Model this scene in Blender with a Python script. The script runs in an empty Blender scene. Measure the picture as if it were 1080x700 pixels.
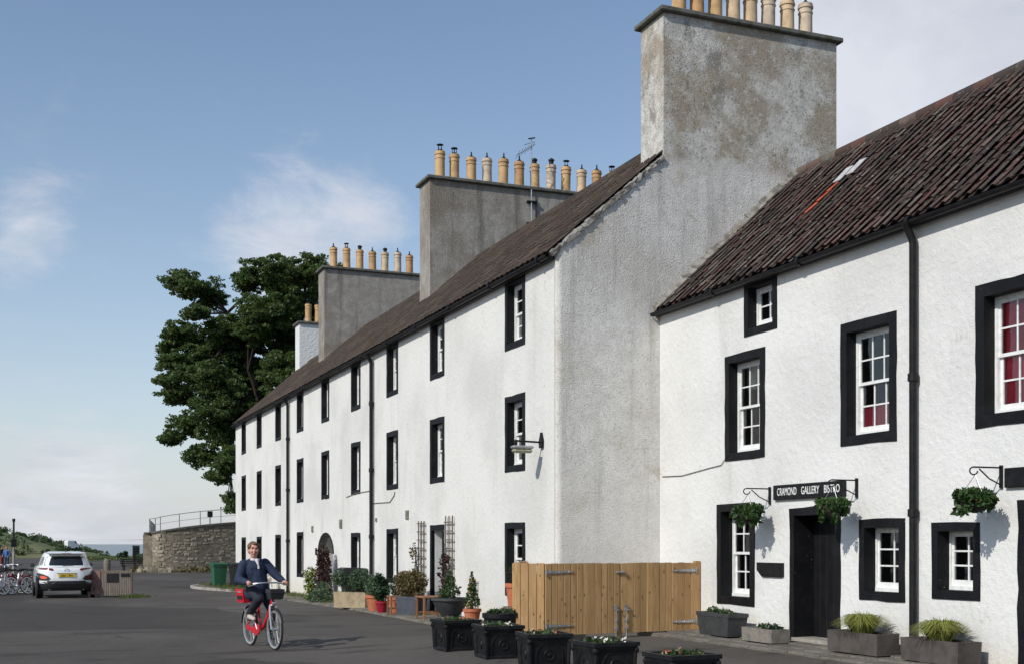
import bpy, math, random
import numpy as np
from mathutils import Vector, Matrix
R = math.radians
PI = math.pi
C = bpy.context.scene.collection
SC = bpy.context.scene
rnd = random.Random(7)

# ------------------------------------------------------------------ camera
YAW = math.atan(525 / 1300)
cam_d = bpy.data.cameras.new('camera')
cam = bpy.data.objects.new('camera', cam_d); C.objects.link(cam)
cam.location = (0, 0, 1.65)
cam.rotation_euler = (R(90), 0, -YAW)
cam_d.sensor_width = 36; cam_d.lens = 36 * 1300 / 1080
cam_d.shift_y = 223 / 1080
cam_d.clip_start = .1; cam_d.clip_end = 20000
SC.camera = cam

# ------------------------------------------------------------------ sky, sun, exposure
SUN_DIR = Vector((1, .42, -.80)).normalized()       # the way the light travels
W = bpy.data.worlds.new('World'); SC.world = W; W.use_nodes = True
def build_world():
    nt = W.node_tree; N = nt.nodes; L = nt.links; N.clear()
    out = N.new('ShaderNodeOutputWorld'); bg = N.new('ShaderNodeBackground')
    sky = N.new('ShaderNodeTexSky'); sky.sky_type = 'NISHITA'; sky.sun_disc = False
    sky.sun_elevation = math.asin(-SUN_DIR.z); sky.sun_rotation = math.atan2(-SUN_DIR.x, -SUN_DIR.y)
    sky.air_density = 1.0; sky.dust_density = .5; sky.ozone_density = 1.0; sky.altitude = 0
    bg.inputs['Strength'].default_value = .135
    tc = N.new('ShaderNodeTexCoord')
    sep = N.new('ShaderNodeSeparateXYZ'); L.new(tc.outputs['Generated'], sep.inputs[0])
    def mth(op, a, b=None, c=None, clamp=False):
        n = N.new('ShaderNodeMath'); n.operation = op; n.use_clamp = clamp
        for i, q in enumerate((a, b, c)):
            if q is None: continue
            if isinstance(q, (int, float)): n.inputs[i].default_value = q
            else: L.new(q, n.inputs[i])
        return n.outputs[0]
    zz = mth('ADD', mth('MAXIMUM', sep.outputs[2], 0.0), .22)
    cx = mth('DIVIDE', sep.outputs[0], zz); cy = mth('DIVIDE', sep.outputs[1], zz)
    cmb = N.new('ShaderNodeCombineXYZ'); L.new(cx, cmb.inputs[0]); L.new(cy, cmb.inputs[1])
    def noise(scale, det, rough, off, dist=0.):
        mp = N.new('ShaderNodeMapping'); mp.inputs['Location'].default_value = off
        L.new(cmb.outputs[0], mp.inputs['Vector'])
        n = N.new('ShaderNodeTexNoise'); n.inputs['Scale'].default_value = scale; n.inputs['Detail'].default_value = det
        n.inputs['Roughness'].default_value = rough; n.inputs['Distortion'].default_value = dist
        L.new(mp.outputs[0], n.inputs['Vector']); return n.outputs['Fac']
    big = noise(1.1, 3, .5, (3.1, 1.7, 0)); fine = noise(4.2, 10, .66, (7.3, 2.9, 0), .5)
    dens = mth('ADD', mth('MULTIPLY', big, .46), mth('MULTIPLY', fine, .70))
    def blob(px, py, rad, amt, stretch=1.0):
        u = (px - 540) / 1300; v = (573 - py) / 1300
        d = Vector((math.sin(YAW) + u * math.cos(YAW), math.cos(YAW) - u * math.sin(YAW), v)).normalized()
        dp = N.new('ShaderNodeVectorMath'); dp.operation = 'DOT_PRODUCT'
        L.new(tc.outputs['Generated'], dp.inputs[0]); dp.inputs[1].default_value = d
        k = 1 / (1 - math.cos(R(rad)))
        f = mth('MULTIPLY', mth('SUBTRACT', dp.outputs['Value'], math.cos(R(rad))), k, clamp=True)
        return mth('MULTIPLY', f, amt)
    for b in ((1000, 60, 11.5, .62), (905, 20, 6, .25), (985, 150, 7, .30), (330, 248, 5.0, .24), (400, 200, 2.8, .12), (250, 262, 3.5, .10), (35, 228, 2.4, .17), (10, 300, 2.0, .08), (30, 525, 6, .24), (120, 545, 5, .14)):
        dens = mth('ADD', dens, blob(*b))
    mr = N.new('ShaderNodeMapRange'); mr.interpolation_type = 'SMOOTHSTEP'
    mr.inputs['From Min'].default_value = .66; mr.inputs['From Max'].default_value = 1.02
    L.new(dens, mr.inputs['Value'])
    cmask = mth('MULTIPLY', mr.outputs[0], .88)
    # thin veil of moisture towards the horizon
    veil = mth('POWER', mth('SUBTRACT', 1.0, mth('MAXIMUM', sep.outputs[2], 0.0)), 7.0)
    veil = mth('MULTIPLY', veil, .88)
    mx0 = N.new('ShaderNodeMix'); mx0.data_type = 'RGBA'; L.new(veil, mx0.inputs['Factor'])
    L.new(sky.outputs[0], mx0.inputs['A']); mx0.inputs['B'].default_value = (4.35, 4.55, 5.1, 1)
    mx = N.new('ShaderNodeMix'); mx.data_type = 'RGBA'; L.new(cmask, mx.inputs['Factor'])
    L.new(mx0.outputs['Result'], mx.inputs['A'])
    # cloud tone: greyer where thick
    cr = N.new('ShaderNodeMix'); cr.data_type = 'RGBA'
    cs = noise(2.6, 8, .6, (1.3, 6.1, 0), .4); cr2 = N.new('ShaderNodeMapRange'); cr2.inputs['From Min'].default_value = .36; cr2.inputs['From Max'].default_value = .66; L.new(cs, cr2.inputs['Value']); L.new(cr2.outputs[0], cr.inputs['Factor'])
    cr.inputs['A'].default_value = (5.9, 6.0, 6.4, 1); cr.inputs['B'].default_value = (4.5, 4.7, 5.25, 1)
    L.new(cr.outputs['Result'], mx.inputs['B'])
    L.new(mx.outputs['Result'], bg.inputs['Color']); L.new(bg.outputs[0], out.inputs[0])
build_world()
sun_d = bpy.data.lights.new('sun', 'SUN'); sun_d.energy = 3.6; sun_d.angle = R(.5); sun_d.color = (1, .955, .88)
sun = bpy.data.objects.new('sun', sun_d); C.objects.link(sun)
sun.rotation_euler = SUN_DIR.to_track_quat('-Z', 'Y').to_euler(); sun.location = (-20, -20, 30)
vs = SC.view_settings
vs.view_transform = 'Standard'; vs.look = 'None'; vs.exposure = 0.0; vs.gamma = 1.0; vs.use_curve_mapping = False
SC.render.resolution_x = 1024; SC.render.resolution_y = 663

# ------------------------------------------------------------------ mesh helpers
class MB:
    def __init__(s): s.v = []; s.f = []
    def add(s, vs_, fs):
        o = len(s.v); s.v += [tuple(p) for p in vs_]; s.f += [tuple(i + o for i in q) for q in fs]; return s
    def box(s, a, b):
        (x0, y0, z0), (x1, y1, z1) = [min(p, q) for p, q in zip(a, b)], [max(p, q) for p, q in zip(a, b)]
        return s.add([(x0,y0,z0),(x1,y0,z0),(x1,y1,z0),(x0,y1,z0),(x0,y0,z1),(x1,y0,z1),(x1,y1,z1),(x0,y1,z1)],
                     [(0,3,2,1),(4,5,6,7),(0,1,5,4),(1,2,6,5),(2,3,7,6),(3,0,4,7)])
    def cbox(s, a, b, c=.01):
        "box with chamfered edges"
        lo = [min(p, q) for p, q in zip(a, b)]; hi = [max(p, q) for p, q in zip(a, b)]
        c = min(c, *[(h - l) * .45 for l, h in zip(lo, hi)])
        idx = {}; vs_ = []
        for sx in (0, 1):
            for sy in (0, 1):
                for sz in (0, 1):
                    for ax in range(3):
                        p = []
                        for k, sg in enumerate((sx, sy, sz)):
                            q = hi[k] if sg else lo[k]
                            if k != ax: q += -c if sg else c
                            p.append(q)
                        idx[(sx, sy, sz, ax)] = len(vs_); vs_.append(p)
        fs = []
        I = lambda *k: idx[k]
        for sg in (0, 1):
            fs.append(tuple(I(sg,a_,b_,0) for a_, b_ in ((0,0),(1,0),(1,1),(0,1))))
            fs.append(tuple(I(a_,sg,b_,1) for a_, b_ in ((0,0),(1,0),(1,1),(0,1))))
            fs.append(tuple(I(a_,b_,sg,2) for a_, b_ in ((0,0),(1,0),(1,1),(0,1))))
        for p in (0, 1):
            for q in (0, 1):
                fs.append((I(p,q,0,0), I(p,q,1,0), I(p,q,1,1), I(p,q,0,1)))
                fs.append((I(p,0,q,0), I(p,1,q,0), I(p,1,q,2), I(p,0,q,2)))
                fs.append((I(0,p,q,1), I(1,p,q,1), I(1,p,q,2), I(0,p,q,2)))
                for r_ in (0, 1): fs.append((I(p,q,r_,0), I(p,q,r_,1), I(p,q,r_,2)))
        return s.add(vs_, fs)
    def tube(s, pts, r, n=8, cap=True):
        pts = [Vector(p) for p in pts]; m = len(pts)
        rs = r if isinstance(r, (list, tuple)) else [r] * m
        t0 = (pts[1] - pts[0]).normalized()
        up = Vector((0, 0, 1)) if abs(t0.z) < .9 else Vector((1, 0, 0))
        a = t0.cross(up).normalized(); vs_ = []; fs = []
        for i, p in enumerate(pts):
            t = ((pts[min(i + 1, m - 1)] - pts[max(i - 1, 0)])).normalized()
            a = (a - t * a.dot(t)).normalized(); b = t.cross(a)
            for k in range(n):
                an = 2 * PI * k / n; vs_.append(p + (a * math.cos(an) + b * math.sin(an)) * rs[i])
        for i in range(m - 1):
            for k in range(n):
                k2 = (k + 1) % n; fs.append((i*n+k, i*n+k2, (i+1)*n+k2, (i+1)*n+k))
        if cap: fs.append(tuple(range(n - 1, -1, -1))); fs.append(tuple((m-1)*n + k for k in range(n)))
        return s.add(vs_, fs)
    def lathe(s, prof, c=(0,0,0), n=16, axis='z', close=False):
        vs_ = []; fs = []; m = len(prof)
        for r, z in prof:
            for k in range(n):
                an = 2 * PI * k / n; x, y = r * math.cos(an), r * math.sin(an)
                p = (x, y, z) if axis == 'z' else ((x, z, y) if axis == 'y' else (z, x, y))
                vs_.append(tuple(q + w for q, w in zip(p, c)))
        for i in range(m - 1 if not close else m):
            j = (i + 1) % m
            for k in range(n):
                k2 = (k + 1) % n; fs.append((i*n+k, i*n+k2, j*n+k2, j*n+k))
        if not close:
            if prof[0][0] > 1e-4: fs.append(tuple(range(n - 1, -1, -1)))
            if prof[-1][0] > 1e-4: fs.append(tuple((m-1)*n + k for k in range(n)))
        return s.add(vs_, fs)
    def torus(s, c, R_, r, axis='y', n=28, m=6, sq=1.0):
        prof = [(R_ + r * math.cos(2*PI*k/m), sq * r * math.sin(2*PI*k/m)) for k in range(m)]
        return s.lathe(prof, c, n, axis, close=True)
    def ell(s, c, rad, n=12, m=8, rot=None):
        vs_ = []; fs = []
        for i in range(m + 1):
            th = PI * i / m
            for k in range(n):
                an = 2*PI*k/n
                p = Vector((rad[0]*math.sin(th)*math.cos(an), rad[1]*math.sin(th)*math.sin(an), rad[2]*math.cos(th)))
                if rot is not None: p = rot @ p
                vs_.append(p + Vector(c))
        for i in range(m):
            for k in range(n):
                k2 = (k+1) % n; fs.append((i*n+k, (i+1)*n+k, (i+1)*n+k2, i*n+k2))
        return s.add(vs_, fs)
    def cap(s, a, b, ra, rb, n=10):
        "tapered limb with round ends"
        a = Vector(a); b = Vector(b); d = (b - a); ln = d.length; d = d / ln
        pts = []; rs = []
        for q in (-.98, -.8, -.5): pts.append(a + d * (q * ra)); rs.append(ra * math.sqrt(1 - q*q))
        for q in (0, .33, .66, 1): pts.append(a + d * (ln*q)); rs.append(ra + (rb - ra) * q)
        for q in (.5, .8, .98): pts.append(b + d * (q * rb)); rs.append(rb * math.sqrt(1 - q*q))
        return s.tube(pts, rs, n)
    def prism(s, poly, f0, f1):
        "poly: list of 2d; f0,f1 map (a,b)->3d for the two sides"
        n = len(poly)
        return s.add([f0(*p) for p in poly] + [f1(*p) for p in poly],
                     [tuple(range(n-1,-1,-1)), tuple(range(n, 2*n))] + [(i, (i+1)%n, n+(i+1)%n, n+i) for i in range(n)])
    def quads(s, arr):
        "arr: (k,4,3) numpy"
        o = len(s.v); k = len(arr)
        s.v += [tuple(p) for p in arr.reshape(-1, 3).tolist()]
        s.f += [(o+4*i, o+4*i+1, o+4*i+2, o+4*i+3) for i in range(k)]; return s
    def xf(s, M):
        s.v = [tuple(M @ Vector(p)) for p in s.v]; return s
    def mesh(s, name, mat, smooth=False):
        me = bpy.data.meshes.new(name); me.from_pydata(s.v, [], s.f); me.validate(); me.update()
        if mat is not None: me.materials.append(mat)
        if smooth:
            try: me.shade_smooth()
            except Exception:
                for p in me.polygons: p.use_smooth = True
            if smooth != 'all':
                try: me.set_sharp_from_angle(angle=R(40))
                except Exception: pass
        return me
    def build(s, name, mat, parent=None, smooth=False, loc=None):
        off = Vector((0,0,0))
        if parent is not None and parent.get('_base') is not None: off = Vector(parent['_base'])
        elif parent is not None and parent.parent is not None and parent.parent.get('_base') is not None: off = Vector(parent.parent['_base'])
        if off.length > 0: s.v = [(p[0]-off.x, p[1]-off.y, p[2]-off.z) for p in s.v]
        o = bpy.data.objects.new(name, s.mesh(name, mat, smooth)); C.objects.link(o)
        if parent is not None: o.parent = parent
        if loc is not None: o.location = loc
        return o
def tag(o, label=None, cat=None, group=None, kind=None):
    if label: o['label'] = label
    if cat: o['category'] = cat
    if group: o['group'] = group
    if kind: o['kind'] = kind
    return o
def empty(name, loc, label, cat, group=None, rz=0, world=False):
    "world=True: parts are given in world coordinates"
    o = bpy.data.objects.new(name, None); C.objects.link(o); o.location = loc; o.rotation_euler = (0,0,rz)
    o.empty_display_size = .1
    if world: o['_base'] = list(loc)
    return tag(o, label, cat, group)
def copy_tree(o, parent=None):
    c = o.copy(); C.objects.link(c); c.parent = parent
    for ch in list(o.children): copy_tree(ch, c)
    return c
def smooth_mesh(mb, voxel, it=4, name='body'):
    "fuse overlapping shapes into one continuous skin"
    me = mb.mesh(name, None); ob = bpy.data.objects.new('tmp', me); C.objects.link(ob)
    m = ob.modifiers.new('r', 'REMESH'); m.mode = 'VOXEL'; m.voxel_size = voxel
    m2 = ob.modifiers.new('s', 'SMOOTH'); m2.factor = .5; m2.iterations = it
    dg = bpy.context.evaluated_depsgraph_get(); dg.update()
    r = bpy.data.meshes.new_from_object(ob.evaluated_get(dg))
    bpy.data.objects.remove(ob); r.name = name
    for p in r.polygons: p.use_smooth = True
    return r
def obj_from(me, name, mat, parent):
    me.materials.clear(); me.materials.append(mat)
    o = bpy.data.objects.new(name, me); C.objects.link(o); o.parent = parent; return o
def pix(px, py, t):
    "a point of the place from where it shows and how far it is"
    u = (px - 540) / 1300
    return Vector((t*(math.sin(YAW)+u*math.cos(YAW)), t*(math.cos(YAW)-u*math.sin(YAW)), 1.65 + t*(573-py)/1300))

# ------------------------------------------------------------------ materials
def new_mat(name):
    m = bpy.data.materials.new(name); m.use_nodes = True; nt = m.node_tree; nt.nodes.clear()
    out = nt.nodes.new('ShaderNodeOutputMaterial'); b = nt.nodes.new('ShaderNodeBsdfPrincipled')
    nt.links.new(b.outputs[0], out.inputs[0]); return m, nt, b
class NB:
    def __init__(s, nt): s.nt = nt; s.N = nt.nodes; s.L = nt.links
    def put(s, sock, v):
        if hasattr(v, 'is_output') or isinstance(v, bpy.types.NodeSocket): s.L.new(v, sock)
        elif isinstance(v, (tuple, list)): sock.default_value = tuple(v) + ((1,) if len(v) == 3 and sock.type == 'RGBA' else ())
        else: sock.default_value = v
    def pos(s): return s.N.new('ShaderNodeNewGeometry').outputs['Position']
    def objc(s): return s.N.new('ShaderNodeTexCoord').outputs['Object']
    def map(s, v, scale=(1,1,1), loc=(0,0,0)):
        n = s.N.new('ShaderNodeMapping'); s.L.new(v, n.inputs['Vector']); n.inputs['Scale'].default_value = scale; n.inputs['Location'].default_value = loc
        return n.outputs[0]
    def noise(s, v, scale, det=4, rough=.55, dist=0):
        n = s.N.new('ShaderNodeTexNoise'); s.L.new(v, n.inputs['Vector']); n.inputs['Scale'].default_value = scale
        n.inputs['Detail'].default_value = det; n.inputs['Roughness'].default_value = rough; n.inputs['Distortion'].default_value = dist
        return n.outputs['Fac']
    def voro(s, v, scale, feat='F1', out='Distance'):
        n = s.N.new('ShaderNodeTexVoronoi'); n.feature = feat; s.L.new(v, n.inputs['Vector']); n.inputs['Scale'].default_value = scale
        return n.outputs[out]
    def ramp(s, v, a, b, lo=0., hi=1.):
        n = s.N.new('ShaderNodeMapRange'); n.interpolation_type = 'SMOOTHSTEP'; s.L.new(v, n.inputs['Value'])
        n.inputs['From Min'].default_value = a; n.inputs['From Max'].default_value = b; n.inputs['To Min'].default_value = lo; n.inputs['To Max'].default_value = hi
        return n.outputs[0]
    def mix(s, f, a, b, mode='MIX'):
        n = s.N.new('ShaderNodeMix'); n.data_type = 'RGBA'; n.blend_type = mode
        s.put(n.inputs['Factor'], f); s.put(n.inputs['A'], a); s.put(n.inputs['B'], b); return n.outputs['Result']
    def math(s, op, a, b=0., clamp=False):
        n = s.N.new('ShaderNodeMath'); n.operation = op; n.use_clamp = clamp; s.put(n.inputs[0], a); s.put(n.inputs[1], b); return n.outputs[0]
    def bump(s, h, strength, dist, nrm=None):
        n = s.N.new('ShaderNodeBump'); n.inputs['Strength'].default_value = strength; n.inputs['Distance'].default_value = dist
        s.L.new(h, n.inputs['Height'])
        if nrm is not None: s.L.new(nrm, n.inputs['Normal'])
        return n.outputs[0]
    def rand(s):
        a = s.N.new('ShaderNodeNewGeometry').outputs['Random Per Island']; b = s.N.new('ShaderNodeObjectInfo').outputs['Random']
        return s.math('FRACT', s.math('ADD', a, b))
def simple(name, col, rough=.6, col2=None, scale=6., bump=0., bscale=40., metal=0., spec=None, lo=.4, hi=.65, obj=False, bdist=.01, coat=0):
    m, nt, b = new_mat(name); k = NB(nt); v = k.objc() if obj else k.pos()
    if col2 is not None:
        c = k.mix(k.ramp(k.noise(v, scale, 5, .6), lo, hi), col, col2); nt.links.new(c, b.inputs['Base Color'])
    else: b.inputs['Base Color'].default_value = tuple(col) + (1,)
    b.inputs['Roughness'].default_value = rough; b.inputs['Metallic'].default_value = metal
    if spec is not None: b.inputs['Specular IOR Level'].default_value = spec
    if coat: b.inputs['Coat Weight'].default_value = coat
    if bump: nt.links.new(k.bump(k.noise(v, bscale, 4, .6), bump, bdist), b.inputs['Normal'])
    return m
def varied(name, cols, rough=.7, bump=0., bscale=40, obj=True):
    "each piece of the object takes its own tone"
    m, nt, b = new_mat(name); k = NB(nt)
    n = nt.nodes.new('ShaderNodeValToRGB'); nt.links.new(k.rand(), n.inputs[0])
    el = n.color_ramp.elements
    for i, c in enumerate(cols):
        e = el[i] if i < 2 else el.new(.5)
        e.position = i / (len(cols) - 1); 
    for i, c in enumerate(cols): el[i].color = tuple(c) + (1,); el[i].position = i / (len(cols) - 1)
    v = k.pos(); c = k.mix(k.ramp(k.noise(v, 9, 5, .65), .35, .7), n.outputs[0], k.mix(.35, n.outputs[0], (0,0,0)))
    nt.links.new(c, b.inputs['Base Color']); b.inputs['Roughness'].default_value = rough
    if bump: nt.links.new(k.bump(k.noise(v, bscale, 4, .6), bump, .01), b.inputs['Normal'])
    return m
def leafmat(name, c1, c2, c3=None, rough=.55, trans=.25):
    m = bpy.data.materials.new(name); m.use_nodes = True; nt = m.node_tree; nt.nodes.clear(); k = NB(nt)
    out = nt.nodes.new('ShaderNodeOutputMaterial'); b = nt.nodes.new('ShaderNodeBsdfPrincipled'); tr = nt.nodes.new('ShaderNodeBsdfTranslucent')
    col = k.mix(k.rand(), c1, c2)
    if c3 is not None: col = k.mix(k.ramp(k.noise(k.pos(), .9, 3, .5), .48, .62), col, c3)
    nt.links.new(col, b.inputs['Base Color']); b.inputs['Roughness'].default_value = rough; b.inputs['Specular IOR Level'].default_value = .35
    nt.links.new(k.mix(.5, col, (c2[0]*1.3, c2[1]*1.4, c2[2]*.5)), tr.inputs['Color'])
    ms = nt.nodes.new('ShaderNodeMixShader'); ms.inputs[0].default_value = trans
    nt.links.new(b.outputs[0], ms.inputs[1]); nt.links.new(tr.outputs[0], ms.inputs[2]); nt.links.new(ms.outputs[0], out.inputs[0]); return m

M = {}
def harl(name, white, lump, fine, dirt, low_dirt=True, tint=(.62,.58,.47)):
    "limewashed rough-cast"
    m, nt, b = new_mat(name); k = NB(nt); v = k.pos()
    big = k.noise(v, .45, 5, .6); med = k.noise(v, 2.2, 5, .6); sml = k.noise(v, 14, 4, .65)
    c = k.mix(k.ramp(big, .38, .7, 0, dirt), white, tuple(x*.84 for x in white))
    streak = k.noise(k.map(v, (.8, .8, .10)), 1.6, 7, .68, .3)
    c = k.mix(k.ramp(streak, .54, .80, 0, dirt * .9), c, (white[0]*.72, white[1]*.72, white[2]*.69))
    c = k.mix(k.ramp(k.math('MULTIPLY', med, sml), .34, .46, 0, dirt * .8), c, (white[0]*.66, white[1]*.65, white[2]*.60))
    sep = nt.nodes.new('ShaderNodeSeparateXYZ'); nt.links.new(v, sep.inputs[0])
    if low_dirt:
        # splash stains and flaking at the foot of the wall
        low = k.ramp(k.math('ADD', sep.outputs[2], k.math('MULTIPLY', k.noise(v, 1.3, 6, .65), 1.3)), .55, 1.35, .75, 0)
        c = k.mix(low, c, tint)
        c = k.mix(k.math('MULTIPLY', k.ramp(k.noise(v, 5, 6, .7), .62, .70), k.ramp(sep.outputs[2], .2, 1.4, .8, 0)), c, (.36,.33,.27))
    nt.links.new(c, b.inputs['Base Color']); b.inputs['Roughness'].default_value = .93; b.inputs['Specular IOR Level'].default_value = .15
    lumps = k.ramp(k.noise(v, 11, 3, .5), .35, .7)
    h = k.math('ADD', k.math('MULTIPLY', lumps, lump), k.math('MULTIPLY', k.noise(v, 48, 3, .6), fine))
    nt.links.new(k.bump(h, .8, .035), b.inputs['Normal']); return m
M['white_harl'] = harl('white_harl', (.715,.715,.695), .15, .22, .95)
M['white_terrace'] = harl('white_terrace', (.70,.695,.665), .11, .22, 1.0)
M['white_chimney'] = harl('white_chimney', (.72,.73,.72), .3, .2, .5, False)
def gable_mat(name, base, dark, lite, brown, brown_amt, upper=None):
    m, nt, b = new_mat(name); k = NB(nt); v = k.pos()
    peb = k.noise(v, 26, 4, .7); med = k.noise(v, 3.2, 6, .7); big = k.noise(v, .55, 5, .6)
    c = k.mix(k.ramp(med, .36, .66), base, lite)
    c = k.mix(k.ramp(big, .45, .68, 0, brown_amt), c, brown)
    streak = k.noise(k.map(v, (2.2, 2.2, .16)), 1.4, 6, .7)
    c = k.mix(k.ramp(streak, .5, .70, 0, .8), c, dark)
    c = k.mix(k.ramp(k.noise(v, 1.1, 6, .7), .60, .70, 0, .55), c, (.40,.36,.27))
    c = k.mix(k.ramp(peb, .50, .70, 0, .55), c, tuple(x*.42 for x in base))
    c = k.mix(k.ramp(k.noise(k.map(v, (1,1,1), (5,3,1)), 34, 3, .75), .54, .68, 0, .5), c, tuple(min(.8, x*1.35) for x in lite))
    if upper is not None:
        sep = nt.nodes.new('ShaderNodeSeparateXYZ'); nt.links.new(v, sep.inputs[0])
        hh = k.math('ADD', sep.outputs[2], k.math('MULTIPLY', k.math('SUBTRACT', k.noise(v, 1.6, 5, .65), .5), .9))
        up = k.mix(k.ramp(k.noise(v, 4.2, 6, .72), .40, .62), upper[0], upper[1])
        up = k.mix(k.ramp(k.noise(v, .9, 6, .65), .46, .60, 0, .85), up, upper[2])
        up = k.mix(k.ramp(k.noise(k.map(v, (1,1,.7), (2,5,3)), 2.6, 6, .7), .54, .66, 0, .7), up, (.20,.185,.16))
        up = k.mix(k.ramp(k.noise(k.map(v, (1,1,1), (3,9,2)), 24, 4, .75), .52, .66, 0, .8), up, tuple(x*.3 for x in upper[0]))
        up = k.mix(k.ramp(k.noise(k.map(v, (1,1,1), (1,2,7)), 9, 5, .75), .56, .66, 0, .7), up, (.62,.62,.60))
        c = k.mix(k.ramp(k.math('ADD', hh, k.math('MULTIPLY', k.noise(v, .7, 5, .65), 3.5)), 2.2, 5.2, .55, 0), c, (.76,.735,.70))
        c = k.mix(k.ramp(hh, 8.45, 8.85), c, up)
    nt.links.new(c, b.inputs['Base Color']); b.inputs['Roughness'].default_value = .95; b.inputs['Specular IOR Level'].default_value = .1
    h = k.math('ADD', k.math('MULTIPLY', k.voro(v, 40), .35), k.math('MULTIPLY', k.noise(v, 60, 4, .7), .6))
    nt.links.new(k.bump(h, .75, .022), b.inputs['Normal']); return m
M['gable'] = gable_mat('gable_harl', (.61,.595,.56), (.42,.41,.38), (.73,.715,.68), (.54,.51,.455), .5, ((.47,.455,.415),(.63,.615,.57),(.33,.28,.21)))
M['stack'] = gable_mat('stack_render', (.36,.345,.32), (.20,.19,.175), (.47,.46,.43), (.27,.235,.18), .85)
M['stack_brown'] = gable_mat('stack_render_brown', (.27,.25,.225), (.14,.13,.115), (.38,.36,.325), (.20,.17,.135), .9)
M['cope'] = simple('cope_stone', (.14,.135,.12), .9, (.07,.075,.05), 7, .5, 30)
def blackpaint():
    m, nt, b = new_mat('black_paint'); k = NB(nt); v = k.pos()
    c = k.mix(k.ramp(k.noise(v, 3, 5, .6), .4, .7), (.006,.0065,.008), (.012,.012,.014))
    c = k.mix(k.math('MULTIPLY', k.ramp(k.noise(v, 24, 3, .7), .69, .73), k.ramp(k.noise(v, 1.4, 2, .5), .48, .62)), c, (.40,.40,.38))
    nt.links.new(c, b.inputs['Base Color']); b.inputs['Roughness'].default_value = .6; b.inputs['Specular IOR Level'].default_value = .2
    nt.links.new(k.bump(k.noise(v, 9, 5, .65), .6, .02), b.inputs['Normal']); return m
M['black'] = blackpaint()
M['black_door'] = simple('black_door_paint', (.006,.006,.007), .5, (.010,.010,.011), 5, .15, 30, spec=.25)
M['iron'] = simple('black_iron', (.007,.007,.009), .5, (.014,.014,.014), 8, .2, 60, spec=.25)
M['white_wood'] = simple('white_joinery', (.78,.79,.78), .45, (.66,.67,.65), 12)
M['dark_room'] = simple('room_dark', (.07,.07,.072), .9)
M['curtain'] = simple('curtain_cloth', (.55,.54,.50), .9, (.40,.40,.38), 3)
M['red_blind'] = simple('red_blind_cloth', (.85,.07,.12), .8, (.74,.05,.09), 4)
def glass():
    m = bpy.data.materials.new('window_glass'); m.use_nodes = True; nt = m.node_tree; nt.nodes.clear(); k = NB(nt)
    out = nt.nodes.new('ShaderNodeOutputMaterial'); g = nt.nodes.new('ShaderNodeBsdfGlossy'); t = nt.nodes.new('ShaderNodeBsdfTransparent')
    g.inputs['Roughness'].default_value = .02; t.inputs['Color'].default_value = (.86,.9,.88,1)
    fr = nt.nodes.new('ShaderNodeFresnel'); fr.inputs['IOR'].default_value = 1.5
    nt.links.new(k.bump(k.noise(k.pos(), 2.5, 2, .5), .12, .05), g.inputs['Normal'])
    ms = nt.nodes.new('ShaderNodeMixShader'); nt.links.new(k.math('MULTIPLY', fr.outputs[0], 2.0, True), ms.inputs[0])
    nt.links.new(t.outputs[0], ms.inputs[1]); nt.links.new(g.outputs[0], ms.inputs[2]); nt.links.new(ms.outputs[0], out.inputs[0]); return m
M['glass'] = glass()
def tilemat(name, cols, lichen, la):
    m, nt, b = new_mat(name); k = NB(nt); v = k.pos()
    n = nt.nodes.new('ShaderNodeValToRGB'); nt.links.new(k.rand(), n.inputs[0]); el = n.color_ramp.elements
    while len(el) < len(cols): el.new(.5)
    for i, c in enumerate(cols): el[i].position = i / (len(cols) - 1); el[i].color = tuple(c) + (1,)
    c = n.outputs[0]
    c = k.mix(k.ramp(k.noise(v, 1.1, 4, .6), .42, .66), c, k.mix(.5, c, (.012,.011,.01)))
    c = k.mix(k.ramp(k.noise(v, 8, 6, .75), .57, .70, 0, la), c, lichen)
    nt.links.new(c, b.inputs['Base Color']); b.inputs['Roughness'].default_value = .85
    nt.links.new(k.bump(k.noise(v, 40, 4, .65), .5, .015), b.inputs['Normal']); return m
M['pantile'] = tilemat('old_pantile', [(.046,.031,.025),(.068,.037,.029),(.036,.027,.023),(.085,.070,.058),(.084,.036,.028),(.050,.036,.030),(.038,.029,.024),(.098,.040,.031),(.13,.115,.096),(.054,.037,.030)], (.27,.26,.235), .75)
M['pantile_t'] = tilemat('terrace_pantile', [(.044,.028,.019),(.062,.038,.025),(.036,.026,.020),(.054,.036,.025),(.085,.068,.048)], (.15,.12,.075), .6)
M['orange_tile'] = simple('new_orange_tile', (.42,.085,.04), .8, (.32,.06,.03), 6)
M['pale_slate'] = simple('pale_slate', (.50,.50,.50), .6, (.38,.38,.38), 9)
M['mortar'] = simple('verge_mortar', (.26,.25,.225), .95, (.11,.10,.085), 5, .6, 30)
M['pot'] = [simple('chimney_pot_%s' % n, c, .8, tuple(x*.72 for x in c), 5, .2, 30) for n, c in (('buff', (.56,.36,.17)), ('cream', (.60,.45,.28)), ('tan', (.50,.29,.13)), ('pale', (.58,.47,.35)))]
M['terracotta'] = simple('terracotta', (.46,.15,.07), .85, (.36,.11,.055), 9, .2, 40)
M['red_pot'] = simple('red_glazed_pot', (.34,.015,.035), .35, (.26,.01,.03), 9)
M['stone_trough'] = simple('sandstone_trough', (.36,.29,.185), .95, (.25,.20,.13), 6, .6, 40)
M['grey_trough'] = simple('concrete_trough', (.22,.20,.17), .95, (.14,.13,.11), 7, .7, 40)
M['brown_trough'] = simple('brown_trough', (.085,.072,.065), .85, (.055,.048,.044), 5, .5, 30)
M['slate_plastic'] = simple('slate_planter', (.06,.068,.085), .6, (.045,.05,.062), 8, .2, 30)
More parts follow.
